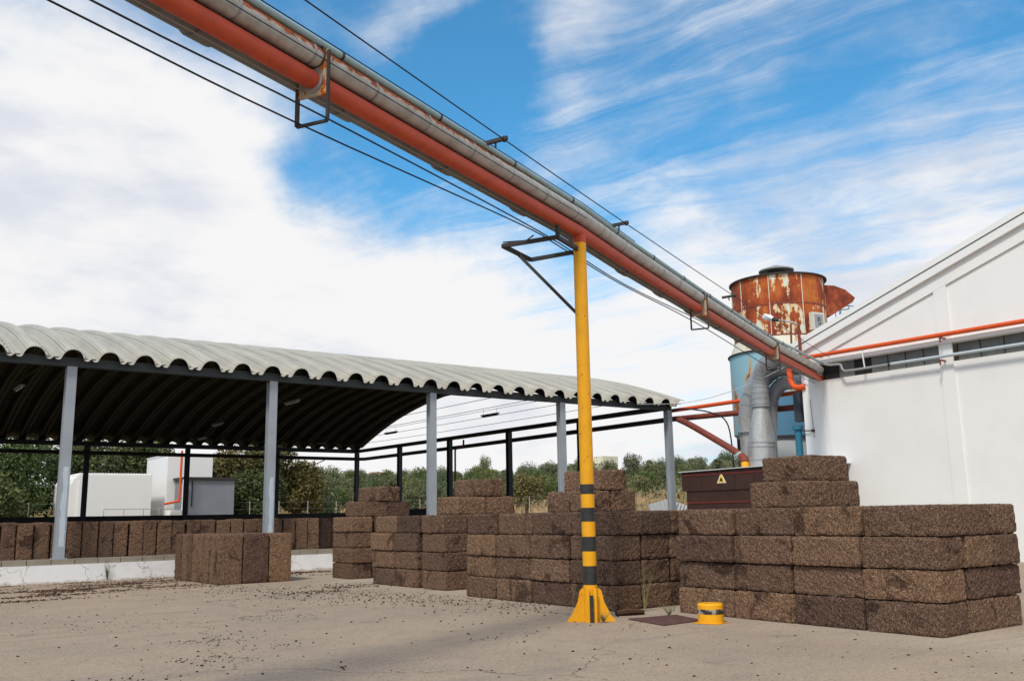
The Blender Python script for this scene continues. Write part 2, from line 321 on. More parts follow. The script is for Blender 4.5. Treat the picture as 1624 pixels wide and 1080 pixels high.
# ------------------------------------------------------------------ mesh builder
class MB:
    def __init__(s): s.v = []; s.f = []; s.sm = []
    def add(s, vs, fs, smooth=False):
        o = len(s.v); s.v += [tuple(x) for x in vs]; s.f += [tuple(i + o for i in f) for f in fs]; s.sm += [smooth] * len(fs); return s
    def box(s, x0, x1, y0, y1, z0, z1):
        return s.add([(x0, y0, z0), (x1, y0, z0), (x1, y1, z0), (x0, y1, z0), (x0, y0, z1), (x1, y0, z1), (x1, y1, z1), (x0, y1, z1)],
                     [(0, 3, 2, 1), (4, 5, 6, 7), (0, 1, 5, 4), (1, 2, 6, 5), (2, 3, 7, 6), (3, 0, 4, 7)])
    def prism(s, pts, ax, h):
        """polygon pts (3d) extruded by vector h"""
        n = len(pts); h = Vector(h); a = [Vector(p) for p in pts]; b = [p + h for p in a]
        return s.add(a + b, [tuple(range(n))[::-1], tuple(range(n, 2 * n))] + [(i, (i + 1) % n, n + (i + 1) % n, n + i) for i in range(n)])
    def bar(s, p, q, w_, h_, upv=(0, 0, 1)):
        p = Vector(p); q = Vector(q); d_ = (q - p).normalized(); u = Vector(upv)
        if abs(d_.dot(u)) > .95: u = Vector((0, 1, 0))
        a = d_.cross(u).normalized() * w_ / 2; b = a.cross(d_).normalized() * h_ / 2
        vs = [p - a - b, p + a - b, p + a + b, p - a + b, q - a - b, q + a - b, q + a + b, q - a + b]
        return s.add(vs, [(0, 1, 2, 3), (7, 6, 5, 4), (4, 5, 1, 0), (5, 6, 2, 1), (6, 7, 3, 2), (7, 4, 0, 3)])
    def tube(s, pts, r, seg=16, caps=True):
        pts = [Vector(p) for p in pts]; n = len(pts); rr = r if isinstance(r, (list, tuple)) else [r] * n
        tg = []
        for i in range(n):
            a = pts[max(i - 1, 0)]; b = pts[min(i + 1, n - 1)]; tg.append((b - a).normalized())
        u = Vector((0, 0, 1)) if abs(tg[0].z) < .9 else Vector((1, 0, 0))
        nv = (u - tg[0] * u.dot(tg[0])).normalized(); vs = []
        for i in range(n):
            nv = (nv - tg[i] * nv.dot(tg[i])).normalized(); bv = tg[i].cross(nv)
            for k in range(seg):
                a = 2 * math.pi * k / seg; vs.append(pts[i] + (nv * math.cos(a) + bv * math.sin(a)) * rr[i])
        o = len(s.v); s.v += [tuple(x) for x in vs]
        for i in range(n - 1):
            for k in range(seg):
                k2 = (k + 1) % seg; s.f.append((o + i * seg + k, o + i * seg + k2, o + (i + 1) * seg + k2, o + (i + 1) * seg + k)); s.sm.append(True)
        if caps:
            s.f.append(tuple(o + k for k in range(seg))[::-1]); s.f.append(tuple(o + (n - 1) * seg + k for k in range(seg))); s.sm += [False, False]
        return s
    def build(s, name, m, parent=None, label=None, cat=None, group=None, kind=None, org=None, sharp=40):
        me = bpy.data.meshes.new(name); o_ = Vector(org) if org else Vector((0, 0, 0))
        me.from_pydata([tuple(Vector(v) - o_) for v in s.v], [], s.f); me.polygons.foreach_set('use_smooth', s.sm); me.update()
        if any(s.sm): me.set_sharp_from_angle(angle=R(sharp))
        ms = m if isinstance(m, (list, tuple)) else [m]
        for x in ms: me.materials.append(MT[x] if isinstance(x, str) else x)
        ob = bpy.data.objects.new(name, me); C.objects.link(ob); ob.location = o_
        if parent is not None: setparent(ob, parent)
        tag(ob, label, cat, group, kind); return ob
WORLD = {}
def setparent(ob, par):
    ob.parent = par; ob.matrix_parent_inverse = Matrix.Translation(-WORLD.get(par.name, par.location.copy()))
    WORLD[ob.name] = ob.location.copy()
def tag(o, label=None, cat=None, group=None, kind=None):
    if label: o['label'] = label
    if cat: o['category'] = cat
    if group: o['group'] = group
    if kind: o['kind'] = kind
    return o
def empty(name, loc, label, cat, group=None):
    o = bpy.data.objects.new(name, None); C.objects.link(o); o.location = loc; o.empty_display_size = .2
    WORLD[o.name] = Vector(loc); return tag(o, label, cat, group)
def arcpts(p0, p1, p2, n=8):
    p0, p1, p2 = map(Vector, (p0, p1, p2)); return [p0 * (1 - t_) ** 2 + p1 * 2 * t_ * (1 - t_) + p2 * t_ * t_ for t_ in [i / n for i in range(n + 1)]]
def smoothpath(pts, n=6):
    """rounded path through control points"""
    P = [Vector(p) for p in pts]; o = []
    for i in range(len(P) - 1):
        a = P[max(i - 1, 0)]; b = P[i]; c = P[i + 1]; d_ = P[min(i + 2, len(P) - 1)]
        for k in range(n):
            t_ = k / n; o.append(.5 * ((2 * b) + (c - a) * t_ + (2 * a - 5 * b + 4 * c - d_) * t_ ** 2 + (3 * b - a - 3 * c + d_) * t_ ** 3))
    return o + [P[-1]]
def sag(p, q, s_, n=14):
    p = Vector(p); q = Vector(q); return [p.lerp(q, i / n) - Vector((0, 0, s_ * 4 * (i / n) * (1 - i / n))) for i in range(n + 1)]

# ------------------------------------------------------------------ ground, terrain
def hill(x, y):
    d_ = math.hypot(x, y); az = math.atan2(x, y)
    b = max(0., min(d_, 235) - 72) * .062
    k = .93 + .24 * max(0, min(1, (az - R(28)) / R(14)))
    z = b * k + (0 if d_ < 80 else noise.noise(Vector((x * .02, y * .02, 3))) * 1.3 * min(1, (d_ - 80) / 60))
    if d_ > 235: z -= (d_ - 235) * .02
    return z - .03
rs = [0, 20, 40, 60, 68, 72, 76, 80] + [80 + 6 * i for i in range(1, 34)] + [310, 360, 450, 600, 900, 1500, 2500]
nA = 160; vs = []; fs = []
for r_ in rs:
    for k in range(nA):
        a = 2 * math.pi * k / nA; x, y = r_ * math.sin(a), r_ * math.cos(a); vs.append((x, y, hill(x, y) if r_ < 900 else -4 - r_ * .004))
for i in range(len(rs) - 1):
    for k in range(nA):
        k2 = (k + 1) % nA; fs.append((i * nA + k, (i + 1) * nA + k, (i + 1) * nA + k2, i * nA + k2))
g_ = MB().add(vs, fs, True); g_.build('ground', 'field', kind='structure')
MB().add([(-60, -50, 0), (62, -50, 0), (62, 64, 0), (-60, 64, 0)], [(0, 1, 2, 3)]).build('yard', 'yard', kind='structure')

# ------------------------------------------------------------------ platform and its whitewashed wall
YF, YB, XE = 29.19, 59.09, 30.08
COLX = [XE - 6.1125 * k for k in range(0, 7)]
MB().box(-16, XE + .2, YF + .06, YB + .3, -.01, .60).build('platform', 'platform', kind='structure')
wt = empty('platform_wall', (5, 29.1, 0), 'low whitewashed wall with a tan block kerb under the shed', 'wall')
MB().box(-16, XE + .25, 28.96, YF + .056, 0, .49).build("wall", "whitewash", wt)
kb = MB(); x = -16.0; random.seed(3)
while x < XE - .6:
    kb.box(x + .008, x + .60, 28.99 + random.uniform(-.008, .008), YF + .12, .493, .645 + random.uniform(-.006, .004)); x += .612
kb.build('kerb', 'tan_block', wt)

# ------------------------------------------------------------------ the shed
sh = empty('open_shed', (12, 44, .7), 'large open shed with barrel vaulted corrugated metal roof on steel posts', 'shed')
prof = [(0, .075), (.022, .065), (.045, .03), (.07, .008), (.10, 0), (.14, 0), (.175, .012), (.20, .05), (.225, .12), (.25, .175), (.268, .205), (.28, .20), (.30, .245), (.325, .27), (.34, .262), (.36, .295), (.385, .305), (.40, .294), (.42, .318), (.445, .322), (.46, .31), (.485, .327), (.5, .328)]
prof = prof + [(1 - u_, h_) for u_, h_ in prof[-2::-1]][:-1]
S_ = 2.75; HC = (YB - YF) / 2 + .35; RA = (HC * HC + S_ * S_) / (2 * S_); cy = (YF + YB) / 2; cz = 6.22 + S_ - RA
th0 = math.asin(HC / RA); NAr = 44
xs = []; X0 = -15.0 + .08
for k in range(46):
    for u_, h_ in prof:
        X = X0 + k + u_
        if X < XE + .65: xs.append((X, h_))
vs = []; fs = []; nx = len(xs)
for j in range(NAr + 1):
    th = -th0 + 2 * th0 * j / NAr; sn, cs = math.sin(th), math.cos(th)
    for X, h_ in xs: vs.append((X, cy + (RA + h_) * sn, cz + (RA + h_) * cs))
for j in range(NAr):
    for i in range(nx - 1): fs.append((j * nx + i, j * nx + i + 1, (j + 1) * nx + i + 1, (j + 1) * nx + i))
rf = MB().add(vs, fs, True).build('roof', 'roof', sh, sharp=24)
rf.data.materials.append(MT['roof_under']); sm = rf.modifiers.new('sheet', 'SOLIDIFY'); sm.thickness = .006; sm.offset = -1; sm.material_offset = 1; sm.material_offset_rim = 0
# bolts along the valleys near the eave
bl = MB()
for k in range(2, 46):
    for j in range(7):
        th = -th0 + .012 + j * .0135
        for u_ in (.86, .93):
            X = X0 + k + u_ + random.uniform(-.01, .01)
            if X > XE: continue
            c_ = Vector((X, cy + (RA + .02) * math.sin(th), cz + (RA + .02) * math.cos(th)))
            bl.box(c_.x - .012, c_.x + .012, c_.y - .02, c_.y + .02, c_.z - .01, c_.z + .012)
bl.build('bolt_rows', 'dark_iron', sh, kind='stuff')
def ibeam_x(x0, x1, y, z0, z1, w_=.22):
    m = MB(); m.box(x0, x1, y - w_ / 2, y + w_ / 2, z0, z0 + .02); m.box(x0, x1, y - w_ / 2, y + w_ / 2, z1 - .02, z1); m.box(x0, x1, y - .012, y + .012, z0 + .02, z1 - .02); return m
def hcol(x, y, z0, z1, s_=.27):
    m = MB(); t_ = .018   # H section turned so that a flange faces the yard, webs closed by plates
    m.box(x - s_ / 2, x + s_ / 2, y - s_ / 2, y - s_ / 2 + t_, z0, z1); m.box(x - s_ / 2, x + s_ / 2, y + s_ / 2 - t_, y + s_ / 2, z0, z1)
    m.box(x - .06, x + .06, y - s_ / 2 + t_, y + s_ / 2 - t_, z0, z1); return m
m = MB(); m.box(-16, XE + .13, YF - .13, YF - .115, 6.08, 6.34); m.box(-16, XE + .13, YF - .115, YF + .115, 6.08, 6.10); m.box(-16, XE + .13, YF - .115, YF + .13, 6.315, 6.34); m.box(-16, XE + .13, YF + .01, YF + .025, 6.102, 6.313)
m.build('front_beam', 'green_iron', sh)
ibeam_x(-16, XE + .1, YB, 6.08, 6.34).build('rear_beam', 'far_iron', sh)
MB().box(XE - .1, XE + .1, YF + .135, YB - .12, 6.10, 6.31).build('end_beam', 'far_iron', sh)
for i, X in enumerate(COLX):
    m = hcol(X, YF, .655, 6.078); m.box(X - .2, X + .2, YF - .17, YF + .17, .64, .665)
    co = m.build('column', 'col', sh)
    if i in (3, 4):
        rr = random.Random(i); zz = [.98 + .06 * q for q in range(34 if i == 3 else 38)]; o_ = rr.uniform(-.02, .02)
        lf = [(X - .05 + .05 * noise.noise(Vector((z * 2.1, i, 0))) + rr.uniform(-.012, .012), z) for z in zz]; rg = [(X + .09 + .03 * noise.noise(Vector((z * 2.4, i, 5))) + rr.uniform(-.01, .01), z) for z in zz]
        pts = [(x_, YF - .1355, z_) for x_, z_ in lf + rg[::-1]]
        MB().prism(pts, None, (0, -.002, 0)).build('paint_patch', 'col_patch', co)
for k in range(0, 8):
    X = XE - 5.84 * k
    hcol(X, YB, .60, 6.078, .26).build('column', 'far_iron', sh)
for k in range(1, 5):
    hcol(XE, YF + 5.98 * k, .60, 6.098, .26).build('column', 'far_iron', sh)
rod = MB()
for X in [19.21, 21.08, 22.87, 24.85, 26.94, 16.9, 14.6, 11.2, 7.6, 4.1, .6]:
    pass
for X in [19.21, 21.08, 22.87, 24.85, 26.94, 14.6, 5.0]:
    MB().tube(sag((X, YF, 6.2), (X, YB, 6.2), .06, 6), .011, 6).build('tie_rod', 'dark_iron', sh)
m = MB(); m.bar((27.9, 28.8, 6.20), (30.5, 28.8, 6.36), .12, .03); m.build('gutter', 'galv', sh)
# the pipes below the eaves, along the rear and the right end
def flanged(name, pts, r_, m_, label, cat, every=0, fl=1.25, group=None, rings='same'):
    o = MB().tube(pts, r_, 16).build(name, m_, label=label, cat=cat, group=group); return o
e = empty('service_pipe', (XE + .5, 29, 5.7), 'long brown red pipe below the shed eaves, darkened for shade under the roof', 'pipe')
MB().tube([(-15, YB - .35, 5.66), (XE - .1, YB - .35, 5.66), (XE + .28, YB - .6, 5.66), (XE + .45, 46, 5.68), (XE + .5, 29.3, 5.74)], .115, 14).build('shaded_run', 'dark_iron', e)  # near-black colour imitates shade on the same pipe under the roof
MB().tube([(XE + .5, 29.3, 5.74), (XE + .62, 22.6, 5.60), (XE + .62, 20.9, 5.60)], .12, 14).build('outer_run', 'oldred', e)
MB().tube([(XE + .5, 29.4, 6.12), (XE + .6, 20.9, 6.19)], .085, 14).build('water_pipe', 'orange', label='bright orange pipe running from the shed end to the white building corner', cat='pipe')
MB().tube([(30.1, 46.577, 1.0), (30.1, 46.56, 5.45), (30.1, 46.4, 5.6), (30.1, 45.75, 5.62), (30.1, 45.66, 5.75), (30.1, 45.66, 6.02)], .055, 10).build('down_pipe', 'oldred', label='thin rusty pipe dropping beside a dark post at the shed end', cat='pipe')
MB().tube(sag((23.0, 58.7, 5.63), (27.6, 58.7, 5.62), .62, 16), .03, 8).build('hanging_hose', 'wire', label='black hose hanging in a loop under the rear shed beam', cat='hose')
# fluorescent lights on wires
lights = [(4.97, 33.66, 'near the left edge of the photo'), (16.3, 50.0, 'low over the rear posts'), (14.5, 42.4, 'between the two left front columns'),
          (14.09, 33.07, 'just right of the second front column'), (23.14, 49.9, 'near the far right corner of the vault'), (23.73, 42.82, 'seen against sky, left of third column'), (23.37, 33.34, 'seen against sky, right of third column')]
for x, y, wh in lights:
    e = empty('strip_light', (x, y, 5.95), 'slim strip light under the shed roof ' + wh, 'strip light', 'strip lights hung under the shed roof')
    MB().box(x - .07, x + .07, y - .62, y + .62, 5.94, 6.0).build('housing', 'signgrey' if x < 20 else 'dark_iron', e)
    MB().tube([(x, y - .58, 5.915), (x, y + .58, 5.915)], .022, 8).build('tube', 'lamp_white' if x < 20 else 'signgrey', e)
    m = MB(); [m.tube([(x, y + s_, 5.99), (x, y + s_, 6.24)], .006, 5) for s_ in (-.5, .5)]; m.build('hanger', 'dark_iron', e)
for x in (4.97, 14.3, 23.5):
    MB().tube(sag((x, YF, 6.22), (x, YB, 6.22), .04, 6), .009, 6).build('light_cable', 'dark_iron', label='thin cable spanning the shed vault, carrying strip lights, ' + {4.97: 'leftmost', 14.3: 'middle', 23.5: 'rightmost against the sky'}[x], cat='cable')
# low walls on the far side of the platform, shade put into their colour
MB().box(-15, XE + .1, YB + .15, YB + .32, .6, 2.02).build('rear_wall', 'unlit_wall', label='low shade-darkened wall closing the rear side of the shed', cat='wall')
MB().box(XE + .0, XE + .16, 41, YB - .1 + .2, .7, 2.15).build('side_wall', 'unlit_wall', label='low shade-darkened wall along the right end of the shed', cat='wall')

# ------------------------------------------------------------------ cork blocks
def cork_mesh(seed, L=(.66, 1.12, .41), q=.042, rnd_=.032, jit=.0070):
    rr = random.Random(seed); n = [max(2, round(l / q)) for l in L]; vid = {}; vs = []; fs = []
    def V(i, j, k):
        if (i, j, k) in vid: return vid[(i, j, k)]
        c = Vector(((i / n[0] - .5) * L[0], (j / n[1] - .5) * L[1], (k / n[2] - .5) * L[2]))
        h = Vector((L[0] / 2 - rnd_, L[1] / 2 - rnd_, L[2] / 2 - rnd_)); cl = Vector([max(-h[a], min(h[a], c[a])) for a in range(3)])
        dd = c - cl
        if dd.length > 1e-6: c = cl + dd.normalized() * min(dd.length, rnd_)
        c += Vector([rr.uniform(-jit, jit) for _ in range(3)]) + noise.noise_vector(c * 9 + Vector((seed * 5, 0, 0))) * .007
        vs.append((c.x, c.y, c.z + L[2] / 2)); vid[(i, j, k)] = len(vs) - 1; return vid[(i, j, k)]
    for i in range(n[0]):
        for j in range(n[1]):
            fs.append((V(i, j, 0), V(i, j + 1, 0), V(i + 1, j + 1, 0), V(i + 1, j, 0))); fs.append((V(i, j, n[2]), V(i + 1, j, n[2]), V(i + 1, j + 1, n[2]), V(i, j + 1, n[2])))
    for i in range(n[0]):
        for k in range(n[2]):
            fs.append((V(i, 0, k), V(i + 1, 0, k), V(i + 1, 0, k + 1), V(i, 0, k + 1))); fs.append((V(i, n[1], k), V(i, n[1], k + 1), V(i + 1, n[1], k + 1), V(i + 1, n[1], k)))
    for j in range(n[1]):
        for k in range(n[2]):
            fs.append((V(0, j, k), V(0, j, k + 1), V(0, j + 1, k + 1), V(0, j + 1, k))); fs.append((V(n[0], j, k), V(n[0], j + 1, k), V(n[0], j + 1, k + 1), V(n[0], j, k + 1)))
    me = bpy.data.meshes.new('cork_block'); me.from_pydata(vs, [], fs); me.update(); me.materials.append(MT['cork']); return me
CM = [cork_mesh(s_) for s_ in range(7)]                                       # lying blocks
CS = [cork_mesh(20 + s_, (.43, .66, 1.27), .05) for s_ in range(4)]            # blocks stood on end
rb = random.Random(11); used = {}
def block(x0, x1, y0, y1, z0, z1, label, group, meshes=None, base=(.66, 1.12, .41), green=0, wob=1.):
    meshes = meshes or CM; me = rb.choice(meshes)
    if green: me = me.copy(); me.materials[0] = MT['cork_green' if green == 1 else 'cork_green2']
    o = bpy.data.objects.new('cork_block', me); C.objects.link(o)
    j = lambda a: rb.uniform(-a, a) * wob
    o.location = ((x0 + x1) / 2 + j(.028), (y0 + y1) / 2 + j(.010), z0)
    o.scale = ((x1 - x0 - .018) / base[0], (y1 - y0 - .022) / base[1], (z1 - z0 - .008) / base[2])
    o.rotation_euler = (0, 0, j(R(.9)))
    used[label] = used.get(label, 0) + 1
    assert used[label] == 1 or 'hidden' in label, label
    return tag(o, label, 'cork block', group)
ORD = ['first', 'second', 'third', 'fourth', 'fifth', 'sixth', 'seventh', 'eighth', 'ninth', 'tenth', 'eleventh', 'twelfth', 'thirteenth', 'fourteenth', 'fifteenth', 'sixteenth', 'seventeenth', 'eighteenth', 'nineteenth', 'twentieth', 'twenty-first', 'twenty-second', 'twenty-third', 'twenty-fourth', 'twenty-fifth', 'twenty-sixth', 'twenty-seventh', 'twenty-eighth', 'twenty-ninth', 'thirtieth']
ROW = ['bottom', 'second', 'third', 'fourth', 'fifth', 'top']
ZL = [0, .42, .83, 1.25, 1.66, 2.08, 2.49]
def stack(name, group, Xa, ysA, xsB, upper=(), green=(), off=None):
    """ysA[row]: y limits along the face x=Xa, far to near; xsB[row]: further x limits along the face y=near"""
    for r in range(4):
        ys = ysA[r]; z0, z1 = ZL[r], ZL[r + 1]; dx = (off or [0, 0, 0, 0])[r]
        for i in range(len(ys) - 1):
            block(Xa + dx, Xa + dx + .67, ys[i + 1], ys[i], z0, z1, 'brown cork block, %s from left, %s row, left face, %s' % (ORD[i], ROW[r], name), group)
        xb = xsB[r]; yn = ys[-1]
        for i in range(len(xb) - 1):
            gr = next((g for rr_, ii, g in green if rr_ == r and ii == i), 0)
            block(xb[i], xb[i + 1], yn, yn + 1.1, z0, z1, 'brown cork block, %s past corner, %s row, right face, %s' % (ORD[i], ROW[r], name), group, green=gr)
    for r, X, yc, yl, xr in upper:     # rows five and six: one corner block and its neighbours
        z0, z1 = ZL[r], ZL[r + 1]; prev = X
        for i, xe in enumerate(xr):
            gr = next((g for rr_, ii, g in green if rr_ == r and ii == i), 0)
            block(prev, xe, yc, max(yl, yc + 1.0), z0, z1, 'brown cork block, %s from left, %s row, set back on %s' % (ORD[i], ROW[r], name), group, green=gr); prev = xe + .005
    # the courses inside that carry the set-back rows
    for r in range(4):
        xa = Xa + .70; n_ = 2 if len(xsB[r]) > 2 else 1
        ys = ysA[r]
        for i in range(len(ys) - 2 if len(xsB[r]) > 1 else len(ys) - 1):
            for k in range(n_):
                block(xa + k * .69, xa + k * .69 + .67, ys[i + 1], ys[i], ZL[r], ZL[r + 1] - .004, 'brown cork block hidden inside ' + name, group)
n6 = 'nearest stack'
stack(n6, 'cork blocks in the nearest stack', 11.58,
      [[11.22, 10.04, 8.90, 7.76, 6.66], [11.22, 10.02, 8.93, 7.77, 6.65], [11.21, 9.99, 8.87, 7.75, 6.62], [11.16, 9.97, 8.85, 7.72, 6.61]],
      [[12.27, 12.97, 13.68], [12.29, 13.02, 13.74], [12.27, 13.0, 13.72], [12.27, 13.02, 13.72]],
      upper=[(4, 12.35, 9.15, 10.26, (13.06, 13.80)), (5, 12.7, 9.24, 10.16, (13.70,))], off=[0, .02, .0, .03])
n4 = 'stack behind yellow post'
stack(n4, 'cork blocks in the stack behind the yellow post', 10.96,
      [[16.58, 15.50, 14.36, 13.24, 12.08], [16.57, 15.52, 14.43, 13.24, 12.08], [16.52, 15.48, 14.37, 13.21, 12.06], [16.54, 15.47, 14.36, 13.20, 12.02]],
      [[11.64, 12.33, 13.0], [11.65, 12.35, 13.03], [11.66, 12.34, 13.02], [11.68, 12.37, 13.05]],
      upper=[(4, 12.1, 14.07, 15.3, (12.78, 13.48)), (5, 12.5, 14.05, 15.2, (13.25,))], green=[(3, 0, 2), (4, 0, 1)], off=[0, .0, -.02, .03])
n3 = 'stack right of dark slot'
stack(n3, 'cork blocks in the fourth stack from the right', 11.40,
      [[19.12, 18.09], [19.14, 18.08], [19.1, 18.1], [19.11, 18.12]], [[12.07, 12.62], [12.08, 12.62], [12.07, 12.6], [12.08, 12.62]],
      upper=[(4, 12.0, 18.46, 19.43, (12.81, 13.63)), (5, 12.52, 18.46, 19.49, (13.32,))])
n2 = 'stack left of dark slot'
stack(n2, 'cork blocks in the stack left of the slot', 11.40,
      [[21.51, 20.41, 19.30], [21.52, 20.41, 19.31], [21.56, 20.42, 19.32], [21.41, 20.34, 19.25]], [[], [], [], []], off=[0, 0, -.03, .05])
n1 = 'leftmost tall stack'
stack(n1, 'cork blocks in the farthest lying stack', 11.82,
      [[24.71, 23.55], [24.7, 23.52], [24.69, 23.5], [24.67, 23.49]], [[12.5, 13.15], [12.5, 13.15], [12.5, 13.15], [12.52, 13.15]],
      upper=[(4, 12.22, 23.58, 24.72, (12.98, 13.72)), (5, 12.66, 23.55, 24.82, (13.37,))])
# blocks on end standing loose on the yard
n0 = 'low yard group'
ysl = [24.23, 24.62, 25.02, 25.5, 25.93, 26.37, 26.81, 27.34, 27.87]; xcl = [8.44, 9.11, 9.82, 10.46]
for i in range(8):
    for k in range(3):
        lab = 'brown cork block on end, %s from the front, %s column of %s' % (ORD[i], ['left', 'middle', 'right'][k], n0)
        if k and i: lab = 'brown cork block on end, hidden inside ' + n0
        o = block(xcl[k] + .006, xcl[k + 1] - .006, ysl[i] + .010, ysl[i + 1] - .010, 0, 1.27, lab, 'cork blocks on end on the yard', CS, (.43, .66, 1.27), wob=.5)
# the row on end along the shed platform
xr_ = [4.21, 4.61, 5.045, 5.48, 5.886, 6.32, 6.77, 7.18, 7.61, 8.02, 8.43, 8.88, 9.30, 9.75, 10.22, 10.68, 11.11, 11.56, 11.98, 12.43, 12.86, 13.31, 13.74]
xr_ = [xr_[0] - .43 * k for k in (3, 2, 1)] + xr_
SLT = 1.66
for i in range(len(xr_) - 1):
    o = block(xr_[i] + .006, xr_[i + 1] - .006, 29.62 + rb.uniform(-.03, .05), 30.3, .60, SLT + rb.uniform(-.015, .02), 'brown cork block on end, %s from left in the shed platform row' % ORD[i], 'cork blocks on end along the shed platform', CS, (.43, .66, 1.27))
for i in range(9):
    block(14.5 + i * .44, 14.5 + i * .44 + .42, 31.2, 31.9, .60, SLT, 'brown cork block on end, %s from left, in the recessed platform row' % ORD[i], 'cork blocks on end further inside the shed', CS, (.43, .66, 1.27))

# ------------------------------------------------------------------ yellow post
PX, PY = 9.72, 11.24
po = empty('support_post', (PX, PY, 0), 'tall yellow steel post with black bands and flared foot carrying the pipes', 'post')
segs = [(0, .02, 'yellow')]
bands = [(.55, .83), (1.05, 1.27), (1.50, 1.71), (1.92, 2.07)]
z = 0.; cur = []
for a, b in bands: cur.append((z, a, 'yellow')); cur.append((a, b, 'black')); z = b
cur.append((z, 5.98, 'yellow'))
ym = MB(); ym.tube([(PX, PY, 0), (PX, PY, 5.98)], .107, 28); ym.build('shaft', 'yellow', po)
rb2 = random.Random(4)
for a, b in bands:
    mm = MB(); mm.tube([(PX, PY, a), (PX, PY, b)], .1095, 28, False); mm.build('black_band', 'black', po)
MB().tube([(PX, PY, 5.982), (PX, PY, 6.14)], .108, 24).build('head', 'red', po)
vdir = Vector((.806, -.592, 0)); fdir = Vector((.584, .79, 0)).normalized()
def gusset(dirv, name='gusset'):
    dirv = dirv.normalized(); n_ = dirv.cross(Vector((0, 0, 1))) * .012
    base_ = Vector((PX, PY, 0)); pr = [(.10, 0), (.36, 0), (.365, .02), (.30, .10), (.24, .22), (.20, .30), (.185, .38), (.165, .46), (.12, .50), (.10, .50)]
    pts = [base_ + dirv * a + Vector((0, 0, b)) - n_ for a, b in pr]
    MB().prism(pts, None, n_ * 2).build(name, 'yellow', po)
gusset(vdir); gusset(-vdir); gusset(fdir)
c_ = Vector((PX, PY, 0)) - fdir * .125
m = MB(); m.bar(c_ + vdir * .055, c_ + vdir * .055 + Vector((0, 0, .50)), .05, .05, fdir); m.bar(c_ - vdir * .055, c_ - vdir * .055 + Vector((0, 0, .50)), .05, .05, fdir); m.build('foot_channel', 'yellow', po)
c2 = Vector((PX, PY, 0)) - fdir * .175
m = MB(); m.bar(c2, c2 + Vector((0, 0, .40)), .05, .04, fdir); m.build('foot_bar', 'black', po)
# side frame of angle iron
fr = [(8.52, 11.73), (8.95, 10.87), (9.50, 11.18), (9.72, 11.45), (9.40, 12.15)]
m = MB(); Z = 5.87
m.bar((*fr[0], Z), (*fr[1], Z), .06, .06); m.bar((*fr[1], Z), (9.62, 11.2, Z), .06, .06); m.bar((*fr[0], Z), (*fr[4], Z), .06, .06); m.bar((*fr[4], Z), (9.72, 11.38, Z), .06, .06)
m.bar((8.98, 10.9, Z), (8.98, 10.9, Z + .20), .05, .05)
m.bar((8.50, 11.70, Z + .05), (8.76, 11.42, Z + .05), .012, .02); m.bar((8.76, 11.42, Z + .05), (8.84, 11.33, Z + .13), .012, .02)
m.build('side_frame', 'dark_iron', po)
MB().bar((9.02, 11.96, Z - .03), (9.66, 11.28, 4.80), .05, .05).build('brace', 'dark_iron', po)

# ------------------------------------------------------------------ overhead pipe rack
red_path = [(-3.64, 5.26, 6.11), (2.222, 7.904, 6.137), (3.817, 8.615, 6.15), (9.702, 11.241, 6.188), (11.841, 12.262, 6.145), (15.846, 14.173, 6.133), (22.116, 17.165, 6.16), (29.3, 20.6, 6.345)]
def offp(path, right, dz, x0=None, x1=None):
    o = []
    P = [Vector(p) for p in path]
    for i, p in enumerate(P):
        a = P[max(i - 1, 0)]; b = P[min(i + 1, len(P) - 1)]; t_ = (b - a); t_.z = 0; t_.normalize(); r_ = Vector((t_.y, -t_.x, 0))
        o.append(p + r_ * right + Vector((0, 0, dz)))
    return o
def along(path, s_):
    P = [Vector(p) for p in path]
    for a, b in zip(P, P[1:]):
        L = (b - a).length
        if s_ <= L: return a.lerp(b, s_ / L), (b - a).normalized()
        s_ -= L
    return P[-1], (P[-1] - P[-2]).normalized()
def plen(path): P = [Vector(p) for p in path]; return sum((b - a).length for a, b in zip(P, P[1:]))
def ringed(path, r_, step, rw, rr_, start, seg, name, m_, par):
    L = plen(path); s_ = start
    while s_ < L - .1:
        p, t_ = along(path, s_); MB().tube([p - t_ * rw, p + t_ * rw], r_ * rr_, seg).build(name, m_, par); s_ += step
MB().tube(red_path, .100, 24).build('fire_pipe', 'red', label='long red pipe, lowest of the overhead pipes crossing the yard', cat='pipe')
dp = offp(red_path, -.245, .16); dp = dp[:-1] + [dp[-1]]
du = empty('steam_duct', tuple(dp[3]), 'grey overhead duct with dark flanged joints, running behind the red pipe', 'duct')
MB().tube(dp, .19, 24).build('duct_body', 'greyduct', du)
ringed(dp, .19, 2.1, .13, 1.12, .6, 20, 'flange_collar', 'greyduct', du)
rp = offp(red_path, .03, .255)[:-1] + [Vector((28.95, 20.36, 6.62))]
ip = empty('insulated_pipe', tuple(rp[3]), 'pale grey insulated overhead pipe, rust peeling along its top', 'pipe')
MB().tube(rp, .116, 24).build('pipe_body', 'rustpipe', ip)
ringed(rp, .116, 1.05, .014, 1.05, .7, 20, 'clamp_band', 'galv_dark', ip)
bp = offp(red_path, .095, .40)[:-1] + [Vector((28.72, 20.05, 6.77))]
bo = empty('air_pipe', tuple(bp[3]), 'thin pale blue pipe, topmost of the overhead pipes', 'pipe')
MB().tube(bp, .042, 16).build('pipe_body', 'ltblue', bo)
ringed(bp, .042, 1.9, .014, 1.25, .9, 12, 'pipe_tie', 'dark_iron', bo)
MB().tube(offp(red_path, -.13, -.09), .008, 6).build('edge_wire', 'wire_grey', label='thin pale wire along the lower edge of the red pipe', cat='wire')
